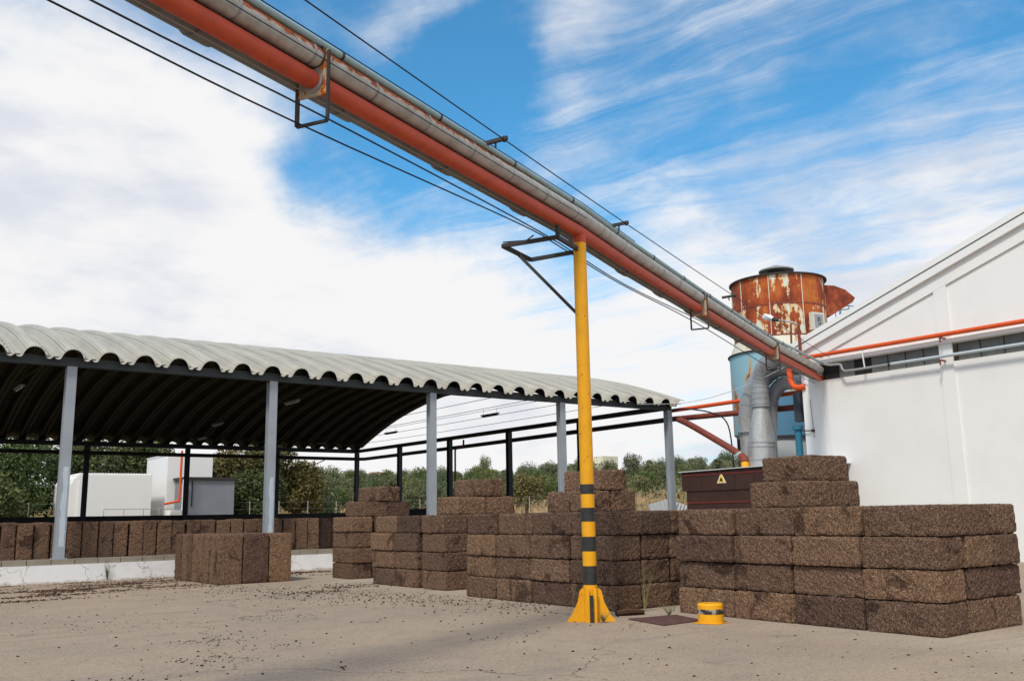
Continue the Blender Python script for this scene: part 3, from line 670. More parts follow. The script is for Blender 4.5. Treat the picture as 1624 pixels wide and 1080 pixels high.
# brackets with a wire frame below
for (px_, py_), lab in [((3.817, 8.615), 'rusty plate bracket with an open iron frame, on the pipes near the photo top'), ((15.70, 14.10), 'weathered plate bracket with small open frame, between post and rusty tower'), ((22.2, 17.2), 'small plate bracket on the pipes above the grey elbow duct')]:
    b0 = Vector((px_, py_, 6.15)); b0.z = 6.14; tdir = Vector((.87, .48, 0)).normalized(); rdir = Vector((tdir.y, -tdir.x, 0))
    e = empty('pipe_bracket', tuple(b0), lab, 'bracket', 'brackets under the overhead pipes')
    pts = [b0 - rdir * .19 + Vector((0, 0, -.17)), b0 + rdir * .19 + Vector((0, 0, -.17)), b0 + rdir * .19 + Vector((0, 0, .34)), b0 - rdir * .02 + Vector((0, 0, .18)), b0 - rdir * .19 + Vector((0, 0, .08))]
    MB().prism([p - tdir * .012 for p in pts], None, tdir * .024).build('plate', 'rust_plate', e)
    MB().tube([b0 - tdir * .03, b0 + tdir * .03], .135, 20).build('collar', 'galv_dark', e)
    m = MB(); dn = Vector((0, 0, -.47)); l_ = b0 - rdir * .20; r_ = b0 + rdir * .19
    m.bar(l_ + Vector((0, 0, .02)), l_ + dn, .045, .03, rdir); m.bar(r_ + Vector((0, 0, .32)), r_ + dn, .03, .03, rdir); m.bar(l_ + dn, r_ + dn, .03, .03)
    m.build('wire_frame', 'dark_iron', e)
    MB().tube([b0 + Vector((0, 0, .275)) + rdir * .03 - tdir * .022, b0 + Vector((0, 0, .275)) + rdir * .03 + tdir * .022], .135, 20).build('clamp', 'dark_iron', e)
# wires
W1 = [(-3.6, 5.6, 5.72), (1.138, 7.617, 5.68), (3.62, 8.70, 5.69), (8.0, 10.05 + .55, 5.85), (9.4, 11.35, 5.9), (11.6, 12.3, 5.78), (15.3, 13.85, 5.72), (22.1, 17.2, 5.70), (28.9, 20.9, 6.1)]
W2 = [(-3.4, 5.3, 5.72), (1.411, 7.428, 5.68), (3.84, 8.42, 5.69), (8.7, 11.0, 5.95), (11.9, 12.5, 5.85), (15.9, 13.95, 5.72), (22.4, 17.0, 5.72), (28.9, 20.6, 6.15)]
MB().tube(smoothpath(W1, 5), .011, 6).build('power_line', 'wire', label='black cable hanging below the pipes, lowest and leftmost', cat='cable')
MB().tube(smoothpath(W2, 5), .011, 6).build('power_line', 'wire', label='black cable below the pipes, between the lowest cable and the red pipe', cat='cable')
W3 = [(-2.5, 5.3, 6.75), (3.391, 7.907, 6.6), (7.044, 9.624, 6.6), (10.992, 11.447, 6.6), (17.008, 14.154, 6.6), (28.9, 19.9, 7.0)]
MB().tube(smoothpath(W3, 5), .009, 6).build('power_line', 'wire', label='single black wire strung above the pipes against the sky', cat='wire')
W4 = [tuple(p + Vector((0, 0, .05))) for p in offp(red_path, .11, .405)]
MB().tube(W4[:4] + [W4[4]], .007, 6).build('strapped_wire', 'wire', label='thin black wire strapped along the pale blue pipe', cat='wire')
W5 = [tuple(p) for p in offp(red_path, .17, .19)]
MB().tube(W5[:4], .006, 6).build('strapped_wire', 'wire', label='thin black wire running across the rusty insulated pipe', cat='wire')
for i, (a, lab) in enumerate([((7.044, 9.624, 6.6), 'small iron arm holding the upper wire, left of the yellow post'), ((10.992, 11.447, 6.6), 'small iron arm holding the upper wire, just right of the yellow post'), ((17.008, 14.154, 6.6), 'small iron arm holding the upper wire, in front of the rusty tower')]):
    a = Vector(a); q = a - Vector((.48, -.87, 0)) * .30
    e = empty('wire_arm', tuple(a), lab, 'bracket', 'small arms holding the upper wire')
    MB().bar(q, a + Vector((.02, -.04, .02)), .05, .05).build('arm', 'dark_iron', e)
    m = MB(); m.bar(a.lerp(q, .45), a.lerp(q, .45) - Vector((0, 0, .09)), .02, .02); m.tube([a + Vector((0, 0, -.03)), a + Vector((0, 0, .05))], .022, 8); m.build('insulator', 'dark_iron', e)

# ------------------------------------------------------------------ bollard, cover plate
bx_, by_ = 10.86, 9.86
bo = empty('bollard', (bx_, by_, 0), 'short round yellow bollard with a worn black band by the nearest stack', 'bollard')
MB().tube([(bx_, by_, 0), (bx_, by_, .262), (bx_, by_, .285)], [.19, .19, .17], 32).build('body', 'yellow', bo)
MB().tube([(bx_, by_, .135), (bx_, by_, .205)], .1925, 32, False).build('band', mat('wornband', lambda n, b: n.mix(n.mr(n.noise(geo(n), 7, 5, .7), .48, .56), (.03, .03, .03), (.42, .36, .28)), .7), bo)
m = MB(); rr = random.Random(2)
ring = [(bx_ + (.23 + rr.uniform(-.03, .05)) * math.cos(a), by_ + (.23 + rr.uniform(-.03, .05)) * math.sin(a)) for a in [k * math.tau / 18 for k in range(18)]]
m.add([(x, y, .005) for x, y in ring], [tuple(range(18))]).build('paint_spill', 'yellow', bo)
MB().prism([(10.08, 10.06, .004), (10.96, 10.12, .004), (11.22, 10.92, .004), (10.29, 11.03, .004)], None, (0, 0, .014)).build('cover_plate', 'plate', label='flat brownish red metal plate on the ground between post and bollard', cat='metal plate')

# ------------------------------------------------------------------ white building
bd = empty('white_building', (29, 10, 0), 'long white rendered factory building with gable end and narrow window band', 'building')
XB = 29.0; YC = 21.25; RY = 5.0
ztop = lambda y: 7.80 + .328 * (YC - y) if y > RY else 7.80 + .328 * (YC - RY) - .328 * (RY - y)
YR = 2 * RY - YC
def panel(y0, y1, z0f, z1f, x0, x1, name='wall', m_='white'):
    ys = [y0, y1] if not (min(y0, y1) < RY < max(y0, y1)) else [y0, RY, y1]
    lo = [(x0, y, z0f(y)) for y in ys]; hi = [(x0, y, z1f(y)) for y in ys[::-1]]
    return MB().prism(lo + hi, None, (x1 - x0, 0, 0)).build(name, m_, bd)
c = lambda k: (lambda y: k)
ZS, ZT = 6.25, 6.84
# lower wall, upper gable
panel(YC, YR, c(0), c(ZS), XB + .06, XB + .3)
panel(YC, YR, c(ZT), lambda y: ztop(y) - .35, XB + .062, XB + .3)
# piers left proud of the panels
pil = [(YC, 20.42), (15.88, 15.44), (10.9, 10.45), (5.9, 5.45), (.9, .45), (-4.1, -4.5)]
for i, (a, b) in enumerate(pil):
    panel(a, b, c(0), lambda y: ztop(y) - .62, XB - (.0 if i else .001), XB + .0595 if i else XB + .0595, 'pier')
panel(YC - .002, YR, lambda y: ztop(y) - .95, lambda y: ztop(y) - .35, XB - .004, XB + .0585, 'rake_band')
MB().box(XB - .10, XB + .058, YR, 20.40, ZT + .01, ZT + .13).build('lintel', 'white', bd)
# side wall facing the tower, roof
MB().box(XB + .301, XB + 46, YC - .25, YC - .002, 0, 7.45).build('side_wall', 'white', bd)
roofp = [(YC + .35, ztop(YC) - .115), (RY, ztop(RY)), (YR - .35, ztop(YC) - .115), (YR - .35, ztop(YC) - .60), (RY, ztop(RY) - .47), (YC + .35, ztop(YC) - .60)]
MB().prism([(XB - .14, y, z) for y, z in roofp[:2] + roofp[4:]][:4], None, (47, 0, 0)).build('roof', 'white_plain', bd)
MB().prism([(XB - .12, y, z) for y, z in [roofp[1], roofp[2], roofp[3], roofp[4]]], None, (47, 0, 0)).build('roof', 'white_plain', bd)
MB().prism([(XB - .16, YC + .38, ztop(YC) - .10), (XB - .16, RY, ztop(RY) + .03), (XB - .16, RY, ztop(RY) - .17), (XB - .16, YC + .38, ztop(YC) - .30)], None, (.3, 0, 0)).build('verge', 'white_plain', bd)
MB().prism([(XB - .164, YC + .38, ztop(YC) - .302), (XB - .164, RY, ztop(RY) - .172), (XB - .164, RY, ztop(RY) - .192), (XB - .164, YC + .38, ztop(YC) - .322)], None, (.03, 0, 0)).build('verge_joint', 'black', bd)
# windows
def window(y0, y1, n_, open_holes=()):
    wdw = empty('window', (XB + .2, (y0 + y1) / 2, ZS), None, None); wdw.parent = None
    setparent(wdw, bd); WORLD[wdw.name] = Vector(wdw.location)
    L = (y0 - y1) / n_
    for k in range(n_):
        a = y0 - k * L
        MB().box(XB + .20, XB + .22, a - L + .012, a - .012, ZS + .01, ZT - .01).build('pane', 'dark' if k in open_holes else 'pane', wdw)  # dark boards, not panes, stand for the darkness of open holes
    fm = MB()
    for k in range(n_ + 1): fm.box(XB + .185, XB + .24, y0 - k * L - .012, y0 - k * L + .012, ZS, ZT)
    fm.box(XB + .24, XB + .27, y1, y0, ZS, ZT)
    fm.build('frame', 'dark', wdw)
window(20.42, 15.88, 7, (0, 2)); window(15.36, 10.9, 6); window(10.45, 5.9, 6); window(5.45, .9, 6)
# electric bits at the corner
m = MB(); m.bar((28.9, 21.32, 4.49), (28.9, 20.85, 4.46), .04, .04); m.bar((28.85, 20.86, 4.46), (29.02, 20.86, 4.46), .03, .1); m.build('wall_hook', 'dark_iron', label='short dark iron bar fixed to the white building corner', cat='bracket')
MB().tube(sag((28.97, 20.93, 5.6), (28.97, 20.86, 4.2), .0, 8), .012, 5).build('wall_cable', 'wire_grey', label='thin grey cable running down the white building corner', cat='cable')
for yy, zz, lab in [(15.69, 6.28, 'lower'), (15.62, 7.0, 'upper')]:
    m = MB(); m.bar((28.62, yy, zz), (29.0, yy, zz), .035, .05); m.bar((28.66, yy, zz), (28.66, yy, zz - .16), .035, .04); m.build('pipe_hook', 'oldred', label='%s rusty hook on the pier between the wall windows' % lab, cat='hook')
rp_ = [(28.82, 21.3, 7.13), (28.78, 21.0, 7.13), (28.74, 13, 7.09), (28.72, 2, 7.06)]
MB().tube(rp_, .075, 16).build('wall_pipe', 'orange', label='bright orange pipe running level along the white facade above the windows', cat='pipe')
e = empty('conduit', (28.8, 18, 6.4), 'pale blue and grey thin pipe with a step, crossing the facade windows', 'pipe')
MB().tube([(28.72, 20.05, 6.77), (28.75, 19.8, 6.70), (28.75, 19.50, 6.69), (28.75, 19.38, 6.66), (28.75, 19.34, 6.5), (28.75, 19.25, 6.41), (28.75, 18.9, 6.40), (28.75, 17.5, 6.41)], .042, 12).build('grey_section', 'wire_grey', e)
MB().tube([(28.75, 17.5, 6.41), (28.75, 12.5, 6.41), (28.75, 2, 6.40)], .052, 12).build('blue_section', 'paleblue', e)
m = MB(); m.tube([(28.75, 17.47, 6.41), (28.75, 17.55, 6.41)], .062, 12); m.build('coupling', 'dark_iron', e)
m = MB(); m.bar((28.75, 18.5, 7.05), (28.75, 18.45, 6.42), .025, .04); m.build('hanger', 'lamp_white', e)
# lamp post at the corner
e = empty('wall_lamp', (29.0, 21.1, 7.4), 'street lamp on a red pipe arm at the white building corner', 'lamp')
MB().tube([(28.72, 21.02, 6.7), (28.7, 20.98, 8.40)], .055, 12).build('mast', 'oldred', e)
MB().tube([(29.3, 21.86, 6.7), (29.3, 21.76, 8.62)], .04, 10).build('rear_mast', 'oldred', e)
MB().tube([(28.7, 20.97, 8.36), (28.7, 21.21, 8.5), (28.7, 21.71, 8.67), (28.7, 22.0, 8.74)], .03, 10).build('arm', 'galv', e)
m = MB(); m.tube([(28.7, 21.85, 8.70), (28.7, 22.05, 8.76), (28.7, 22.2, 8.84)], [.06, .075, .06], 12); m.build('lamp_holder', 'dark_iron', e)
m = MB(); m.tube([(28.7, 22.1, 8.80), (28.7, 22.25, 8.87), (28.7, 22.5, 8.95), (28.7, 22.58, 8.97)], [.07, .12, .12, .04], 14); m.build('lamp_head', 'lamp_white', e)

# ------------------------------------------------------------------ tower behind the building
TX, TY = 36.0, 27.35
tw = empty('dust_tower', (TX, TY, 0), 'tall cylindrical rust streaked dust tower over a pale blue lower drum', 'tower')
def cyl(pts, r_, name, m_, par, seg=48): return MB().tube(pts, r_, seg).build(name, m_, par)
cyl([(TX, TY, 9.40), (TX, TY, 12.25)], 2.13, 'upper_drum', 'drum', tw)
for zz, rr_ in ((12.25, 2.25), (10.88, 2.145), (9.42, 2.155)):
    cyl([(TX, TY, zz - .03), (TX, TY, zz + .03)], rr_, 'hoop', 'dark_iron' if zz > 12 else 'oldred', tw)
for a in range(9):
    an = a * math.tau / 9 + .12; q = Vector((math.cos(an), math.sin(an), 0)) * 2.145; m = MB()
    m.bar(Vector((TX, TY, 9.45)) + q, Vector((TX, TY, 12.2)) + q, .03, .03, q); m.build('seam', 'cream', tw)
cyl([(TX, TY, 8.78), (TX, TY, 9.40)], [2.42, 2.14], 'cone_ring', 'cream', tw)
cyl([(TX, TY, 8.74), (TX, TY, 8.80)], 2.50, 'rim', 'dark_iron', tw)
cyl([(TX, TY, 5.1), (TX, TY, 8.74)], 2.42, 'lower_drum', 'drumblue', tw)
cyl([(TX, TY, 3.5), (TX, TY, 5.1)], [.5, 2.42], 'hopper', 'drumblue', tw)
for a in (.5, 2.07, 3.64, 5.2):
    q = Vector((math.cos(a), math.sin(a), 0)) * 2.2; m = MB(); m.bar(Vector((TX, TY, 0)) + q, Vector((TX, TY, 5.4)) + q, .26, .26, q); m.build('leg', 'purple_iron', tw)
m = MB(); m.tube([(TX, TY, 12.25), (TX, TY, 12.90)], .42, 20); m.build('vent_neck', 'dark_iron', tw)
cyl([(TX, TY, 12.86), (TX, TY, 12.92), (TX, TY, 13.18)], [.82, .82, .06], 'vent_cap', 'signgrey', tw, 32)
r2 = Vector((.806, -.592, 0)).normalized(); f2 = Vector((.592, .806, 0)); b0 = Vector((TX, TY, 0))
pr = [(1.9, 12.0), (2.45, 11.95), (2.95, 11.75), (3.38, 11.35), (3.25, 11.15), (2.25, 10.55), (1.9, 10.5)]
MB().prism([b0 + r2 * a + Vector((0, 0, z)) - f2 * .75 for a, z in pr], None, f2 * 1.4).build('outlet_hood', 'spout', tw)
m = MB(); cc = b0 + r2 * 3.05 - f2 * .2 + Vector((0, 0, 0))
for zz in (11.0, 10.2):
    ringp = [cc + Vector((.42 * math.cos(a), .42 * math.sin(a), zz)) for a in [k * math.tau / 20 for k in range(21)]]; m.tube(ringp, .022, 6)
for k in range(6):
    a = k * math.tau / 6; p = cc + Vector((.42 * math.cos(a), .42 * math.sin(a), 0)); m.tube([p + Vector((0, 0, 8.2)), p + Vector((0, 0, 11.0))], .018, 6)
m.build('ladder_cage', 'pipeblue', tw)
sg = b0 - f2 * 2.02 + r2 * 1.25 + Vector((0, 0, 10.1)); sgd = (r2 * 1.05 - f2 * 1.9).normalized(); sgr = Vector((0, 0, 1)).cross(sgd).normalized()
sg = b0 + sgd * 2.16 + Vector((0, 0, 10.0)); 
def plate_on(cen, n_, r_, w_, h_, th_, name, m_, par):
    u_ = Vector((0, 0, 1)); pts = [cen - r_ * w_ / 2 - u_ * h_ / 2, cen + r_ * w_ / 2 - u_ * h_ / 2, cen + r_ * w_ / 2 + u_ * h_ / 2, cen - r_ * w_ / 2 + u_ * h_ / 2]
    return MB().prism(pts, None, n_ * th_).build(name, m_, par)
pb = plate_on(sg, sgd, sgr, .74, .80, .22, 'notice_box', 'cream', tw)
p2 = plate_on(sg + sgd * .22, sgd, sgr, .52, .62, .012, 'notice_face', 'signgrey', pb)
for du_, dv_, ww, hh in [(-.07, .06, .04, .22), (0, .15, .12, .035), (.06, .09, .035, .14), (0, .03, .12, .03), (.0, -.14, .14, .035), (.06, -.08, .04, .10)]:
    plate_on(sg + sgd * .233 + sgr * du_ + Vector((0, 0, dv_)), sgd, sgr, ww, hh, .006, 'notice_mark', 'dark', p2)
# second silo, blue pipe
s2 = empty('blue_silo', (33.6, 25.7, 0), 'short deep blue silo with pale base, between duct and building corner', 'silo')
cyl([(33.6, 25.7, 4.72), (33.6, 25.7, 6.6)], 1.15, 'drum', 'siloblue', s2); cyl([(33.6, 25.7, 0), (33.6, 25.7, 4.70)], 1.08, 'base', 'pale', s2); cyl([(33.6, 25.7, 4.68), (33.6, 25.7, 4.76)], 1.19, 'hoop', 'dark_iron', s2)
m = MB(); m.tube([(29.5, 21.93, 0), (29.5, 21.93, 4.6)], .13, 14); m.tube([(29.5, 21.93, 4.6), (29.5, 21.93, 4.75)], .2, 14); m.build('drain_pipe', 'pipeblue', label='dark blue vertical pipe beside the white building corner', cat='pipe')
MB().box(29.4, 29.7, 21.68, 21.98, 4.9, 6.0).build('dark_cabinet', 'far_iron', label='dark narrow steel cabinet high beside the building corner', cat='cabinet')

# ------------------------------------------------------------------ galvanised ducts
def duct(name, pts, rads, label, m_='galv', rings=(), seams=True, elbow=None):
    e = empty(name, pts[0], label, 'duct'); P = [Vector(p) for p in pts]
    MB().tube(P, rads, 28).build('duct_body', m_, e)
    for p, t_, r_ in rings:
        p = Vector(p); t_ = Vector(t_).normalized(); MB().tube([p - t_ * .025, p + t_ * .025], r_, 28).build('hoop', 'galv_dark', e)
    if elbow:
        ep = smoothpath(elbow[0], 5); r_ = elbow[1]; MB().tube(ep, r_, 24).build('elbow', 'galv_dark', e)
        m = MB(); L = plen(ep); s_ = .1
        while s_ < L: p, t_ = along(ep, s_); m.tube([p - t_ * .012, p + t_ * .012], r_ * 1.035, 24); s_ += elbow[2]
        m.build('elbow_joints', 'galv_dark', e)
    return e
A = 29.3
duct('cone_duct', [(A, 23.54, 0), (A, 23.54, 3.9), (A, 23.5, 4.35), (A, 23.42, 5.62)], [.54, .54, .51, .29], 'big galvanised duct tapering up into a grey segmented elbow',
     rings=[((A, 23.52, 3.55), (0, 0, 1), .545), ((A, 23.52, 4.05), (0, 0, 1), .54), ((A, 23.5, 4.22), (0, 0, 1), .53), ((A, 23.42, 5.62), (0, 0, 1), .37)],
     elbow=([(A, 23.42, 5.6), (A, 23.42, 6.1), (A, 23.38, 6.6), (A - .1, 23.12, 7.05), (A - .2, 22.65, 7.3), (A - .3, 22.15, 7.42), (A - .3, 21.9, 7.45)], .34, .22))
duct('side_duct', [(30.1, 23.75, 0), (30.1, 23.71, 4.3), (30.1, 23.56, 5.75)], [.25, .25, .25], 'slimmer galvanised duct with a bent top, right of the big tapering duct',
     elbow=([(30.1, 23.56, 5.7), (30.1, 23.5, 6.0), (30.1, 23.3, 6.28), (30.1, 22.9, 6.52), (30.1, 22.33, 6.5), (30.2, 21.6, 6.5)], .27, .15),
     rings=[((30.1, 23.56, 5.72), (0, 0, 1), .31)])
duct('rear_duct', [(30.0, 24.78, 0), (30.0, 24.72, 4.2), (30.0, 24.62, 5.4)], [.30, .32, .44], 'pale galvanised duct curving behind the big tapering duct', 'galv',
     elbow=([(30.0, 24.62, 5.3), (30.0, 24.5, 5.9), (30.0, 24.2, 6.5), (30.0, 23.7, 6.95), (30.0, 23.1, 7.2), (30.3, 22.6, 7.25), (31, 22.2, 7.25)], .42, .45),
     rings=[((30.0, 24.66, 4.75), (0, 0, 1), .47)])
MB().tube(smoothpath([(28.9, 21.66, 7.3), (28.9, 21.68, 6.6), (28.9, 21.6, 6.25), (28.9, 21.42, 6.10), (29.0, 21.1, 6.1)], 5), .11, 14).build('elbow_pipe', 'orange', label='bright orange elbow pipe beside the white building corner', cat='pipe')
MB().tube(smoothpath([(30.55, 29.0, 5.70), (29.9, 27.6, 5.25), (29.0, 24.77, 4.06), (28.9, 24.3, 3.80)], 5), .135, 16).build('sloping_pipe', 'oldred', label='reddish brown pipe sloping from the shed corner down to the brown cabinet', cat='pipe')
e = empty('pipe_spigot', (28.6, 24.1, 3.3), 'orange and brown pipe elbow entering the brown cabinet roof', 'pipe')
MB().tube([(28.92, 24.38, 3.84), (28.86, 24.14, 3.68)], .155, 16).build('clamp', 'ltblue', e)
MB().tube(smoothpath([(28.88, 24.2, 3.74), (28.8, 24.0, 3.60), (28.72, 23.90, 3.46)], 4), .16, 16).build('elbow', 'oldred', e)
MB().tube([(28.72, 23.90, 3.47), (28.66, 23.84, 3.15)], .155, 16).build('sleeve', 'yellow', e)
MB().tube(smoothpath([(30.2, 29.0, 6.05), (30.2, 28.3, 6.08), (30.2, 26.7, 5.73), (30.0, 25.72, 5.11), (29.6, 25.2, 3.28)], 6), .03, 8).build('loose_cable', 'wire', label='black cable looping from the shed corner down behind the brown cabinet', cat='cable')
MB().tube(sag((30.3, 28.9, 6.36), (28.8, 21.5, 7.02), .28), .014, 6).build('slack_cable', 'wire_white', label='pale cable sagging from shed roof corner to the building corner', cat='cable')

# ------------------------------------------------------------------ brown cabinet with warning sign
cb = empty('steel_cabinet', (28, 23.5, 0), 'dark brown steel cabinet with a pale roof behind the cork stacks', 'cabinet')
MB().box(27.0, 29.0, 19.6, 25.62, 2.42, 3.14).build('upper_body', 'brownbox', cb)
MB().box(27.04, 29.0, 19.6, 25.44, 0, 2.418).build('lower_body', 'brownbox', cb)
MB().prism([(26.92, 25.72, 3.145), (29.1, 25.72, 3.145), (29.1, 19.5, 3.20), (26.92, 19.5, 3.20)], None, (0, 0, .035)).build('roof', 'scrap', cb)
m = MB(); m.box(26.985, 27.0, 19.6, 25.6, 2.99, 3.05); m.box(27.02, 27.04, 19.6, 25.42, 1.95, 2.02); m.build('trim', 'brownred', cb)
m = MB()
for yy in (24.6, 23.0, 22.1, 21.2): m.box(26.99, 27.0, yy - .01, yy + .01, 2.44, 2.98)
m.build('door_seams', 'dark', cb)
def tri(cx, cy_, cz_, s_, th_, nm, m_, par): return MB().prism([(cx, cy_ + s_ / 2, cz_ - s_ * .29), (cx, cy_ - s_ / 2, cz_ - s_ * .29), (cx, cy_, cz_ + s_ * .58)], None, (-th_, 0, 0)).build(nm, m_, par)
sgn = tri(26.998, 23.62, 2.80, .44, .01, 'warning_sign', 'lamp_white', cb)
tri(26.987, 23.62, 2.798, .35, .006, 'sign_face', 'signyellow', sgn)
# flame like black mark on the triangle
fl = [(.0, .10), (-.02, .055), (-.05, .03), (-.045, -.0), (-.075, -.02), (-.07, -.06), (.07, -.06), (.075, -.02), (.045, -.005), (.05, .03), (.02, .045)]
MB().prism([(26.980, 23.62 + a, 2.80 + b) for a, b in fl], None, (-.004, 0, 0)).build('sign_mark', 'dark', sgn)

# ------------------------------------------------------------------ far buildings, scrap, fence
e = empty('storage_hut', (20, 87, 0), 'white corrugated hut seen under the shed roof, left of the grey hut', 'hut')
hb = MB()
N = 26
for k in range(N): 
    x0_ = 17.6 + k * (23.5 - 17.6) / N; hb.prism([(x0_, 85, 5.60), (x0_ + .227, 85, 5.60), (x0_ + .227, 85, 5.66), (x0_ + .115, 85, 5.80), (x0_, 85, 5.66)], None, (0, 7.5, 0))
hb.build('roof_edge', 'white_plain', e); MB().box(17.6, 23.5, 84.98, 92.5, .8, 5.61).build('wall', 'white_plain', e)
MB().prism([(17.59, 85.2, .8), (17.1, 85.2, .8), (17.1, 85.2, 4.9), (17.25, 85.2, 5.3), (17.59, 85.2, 5.6)], None, (0, 7, 0)).build('curved_side', 'white_plain', e)
m = MB(); [m.tube([(19.5 + k * 1.6, 84.2, .6), (19.5 + k * 1.6, 84.2, 2.75)], .03, 6) for k in range(4)]; m.tube([(19.5, 84.2, 2.75), (25.2, 84.2, 2.75)], .03, 6); m.build('railing', 'post', e)
e = empty('white_tower_house', (27, 86, 0), 'tall narrow white building behind the grey hut', 'building')
MB().box(24.9, 28.9, 85.4, 92, .5, 7.45).build('wall', 'white_plain', e); MB().box(24.85, 28.95, 85.35, 92.05, 7.45, 7.55).build('coping', 'white_plain', e)
e = empty('grey_hut', (27.5, 83, 0), 'blue grey flat roofed hut in front of the narrow white building', 'hut')
MB().box(25.6, 29.95, 82.5, 85.3, .5, 5.2).build('wall', 'greyhouse', e); MB().box(25.4, 30.15, 82.3, 85.32, 5.2, 5.42).build('roof', 'dark_iron', e)
m = MB(); m.box(25.3, 25.42, 82.1, 82.25, .5, 5.2); m.build('side_post', 'white_plain', e)
m = MB(); m.tube([(26.2, 82.44, 5.1), (26.2, 82.44, 2.9)], .05, 6); m.build('spout', 'dark', e)
m = MB(); m.tube(smoothpath([(23.6, 81.5, 3.1), (24.6, 81.5, 3.3), (24.78, 81.5, 3.4), (24.85, 81.5, 3.6), (24.9, 81.5, 7.6)], 4), .10, 10); m.build('standpipe', 'orange', label='orange red elbow pipe rising in front of the narrow white building', cat='pipe')
MB().box(24.3, 25.3, 81.9, 83.2, .5, 2.6).build('pump_box', 'white_plain', label='small white box below the orange elbow pipe', cat='box')
hx, hy = .6675 * 236, .7435 * 236; hz = hill(hx, hy)
e = empty('hill_house', (hx, hy, hz), 'cream cube shaped house on the hill crest', 'house')
MB().box(hx - 2.2, hx + 2.9, hy - 2, hy + 3, hz - 1, 15.8).build('wall', 'housecream', e); MB().box(hx - 5.2, hx - 2.21, hy - 1, hy + 3, hz - 1, 14.0).build('side_wing', 'housecream', e)
hx, hy = .47 * 245, .883 * 245; hz = hill(hx, hy)
e = empty('hill_house', (hx, hy, hz), 'small house with reddish tiled roof on the far hilltop', 'house')
MB().box(hx - 3, hx + 3, hy - 2, hy + 2, hz - 1, hz + 2.8).build('wall', 'housecream', e); MB().prism([(hx - 3.4, hy - 2.3, hz + 2.8), (hx + 3.4, hy - 2.3, hz + 2.8), (hx, hy - 2.3, hz + 3.9)], None, (0, 4.6, 0)).build('roof', 'tileroof', e)
# leaning corrugated sheets
def sheet_scrap(cx, cy_, cz_, w_, h_, rz, tilt, label):
    vs = []; n_ = 44
    for k in range(n_ + 1):
        x = (k / n_ - .5) * w_; yy = .11 * math.cos(k / n_ * math.tau * 6)
        for zz in (0, h_): vs.append((x, yy, zz))
    o = MB().add(vs, [(2 * k, 2 * k + 2, 2 * k + 3, 2 * k + 1) for k in range(n_)]).build('metal_sheet', 'scrap', label=label, cat='metal sheet', group='scrap sheets in the dry grass')
    o.location = (cx, cy_, cz_); o.rotation_euler = (0, R(tilt), rz); md = o.modifiers.new('t', 'SOLIDIFY'); md.thickness = .01
dx_, dy_ = .7105, .7035
sheet_scrap(dx_ * 74, dy_ * 74, 1.55, 1.7, 1.0, R(-40), -14, 'corrugated scrap sheet leaning in dry grass, left of the last shed column')
sheet_scrap(.7205 * 74.5, .6935 * 74.5, 1.75, 1.5, .7, R(-35), 22, 'corrugated scrap sheet tipped over, right of the last shed column')
fn = empty('field_fence', (50, 60, 0), 'wire fence of slim pale posts across the dry field', 'fence')
posts = []
for k in range(26):
    a = R(6 + k * 1.65); d_ = 88 + (k % 3) * .5; x, y = d_ * math.sin(a), d_ * math.cos(a); z = hill(x, y); posts.append(Vector((x, y, z)))
    MB().tube([(x, y, z - .1), (x, y, z + 2.4)], .04, 6).build('post', 'post', fn)
m = MB()
for a, b in zip(posts, posts[1:]):
    for zz in (1.0, 1.7, 2.3): m.tube([a + Vector((0, 0, zz)), b + Vector((0, 0, zz))], .005, 4)
m.build('wires', 'wire_grey', fn)

# ------------------------------------------------------------------ trees
def crown_mb(rr, H, Wd, n_leaf, ls, z0f=.25, lumps=12, shape=1.0, upb=0.):
    """leaf clumps scattered over lumps that fill an uneven crown"""
    m = MB(); L = []
    for i in range(lumps):
        a = rr.uniform(0, math.tau); r_ = Wd / 2 * rr.uniform(.05, .72); zz = H * (z0f + (1 - z0f) * rr.uniform(.12, .80))
        rad = Wd * rr.uniform(.14, .27) * (1.1 - .35 * abs(zz / H - .5))
        L.append((Vector((r_ * math.cos(a) * (1.12 - (zz / H) * .5), r_ * math.sin(a) * (1.12 - (zz / H) * .5), zz)), rad))
    for i in range(n_leaf):
        c, rad = rr.choice(L)
        v = Vector((rr.gauss(0, 1), rr.gauss(0, 1), rr.gauss(0, .8))).normalized() * rad * (rr.uniform(.35, 1.12) ** .6) * shape
        p = c + v
        if p.z < H * z0f * .5: p.z = H * z0f * .5 + rr.uniform(0, .3)
        u_ = Vector((rr.gauss(0, 1), rr.gauss(0, 1), rr.gauss(0, 1) + upb)).normalized(); w_ = u_.cross(Vector((rr.gauss(0, 1), rr.gauss(0, 1), rr.gauss(0, 1)))).normalized()
        s_ = ls * rr.uniform(.55, 1.3); u_ = u_ * s_; w_ = w_ * s_ * .55
        m.add([p - u_, p + w_ * .9, p + u_, p - w_], [(0, 1, 2, 3)])
    return m, L
def trunk_mb(rr, H, r_, L, z0f):
    m = MB(); fork = Vector((rr.uniform(-.15, .15), rr.uniform(-.15, .15), H * (z0f + .05)))
    m.tube([(0, 0, -.3), fork * .5 + Vector((rr.uniform(-.1, .1), 0, 0)), fork], [r_ * 1.2, r_, r_ * .8], 8)
    for c, rad in L[:8]: m.tube([fork, fork.lerp(c, .5) + Vector((rr.uniform(-.2, .2), rr.uniform(-.2, .2), .1)), c], [r_ * .55, r_ * .32, r_ * .1], 5)
    return m
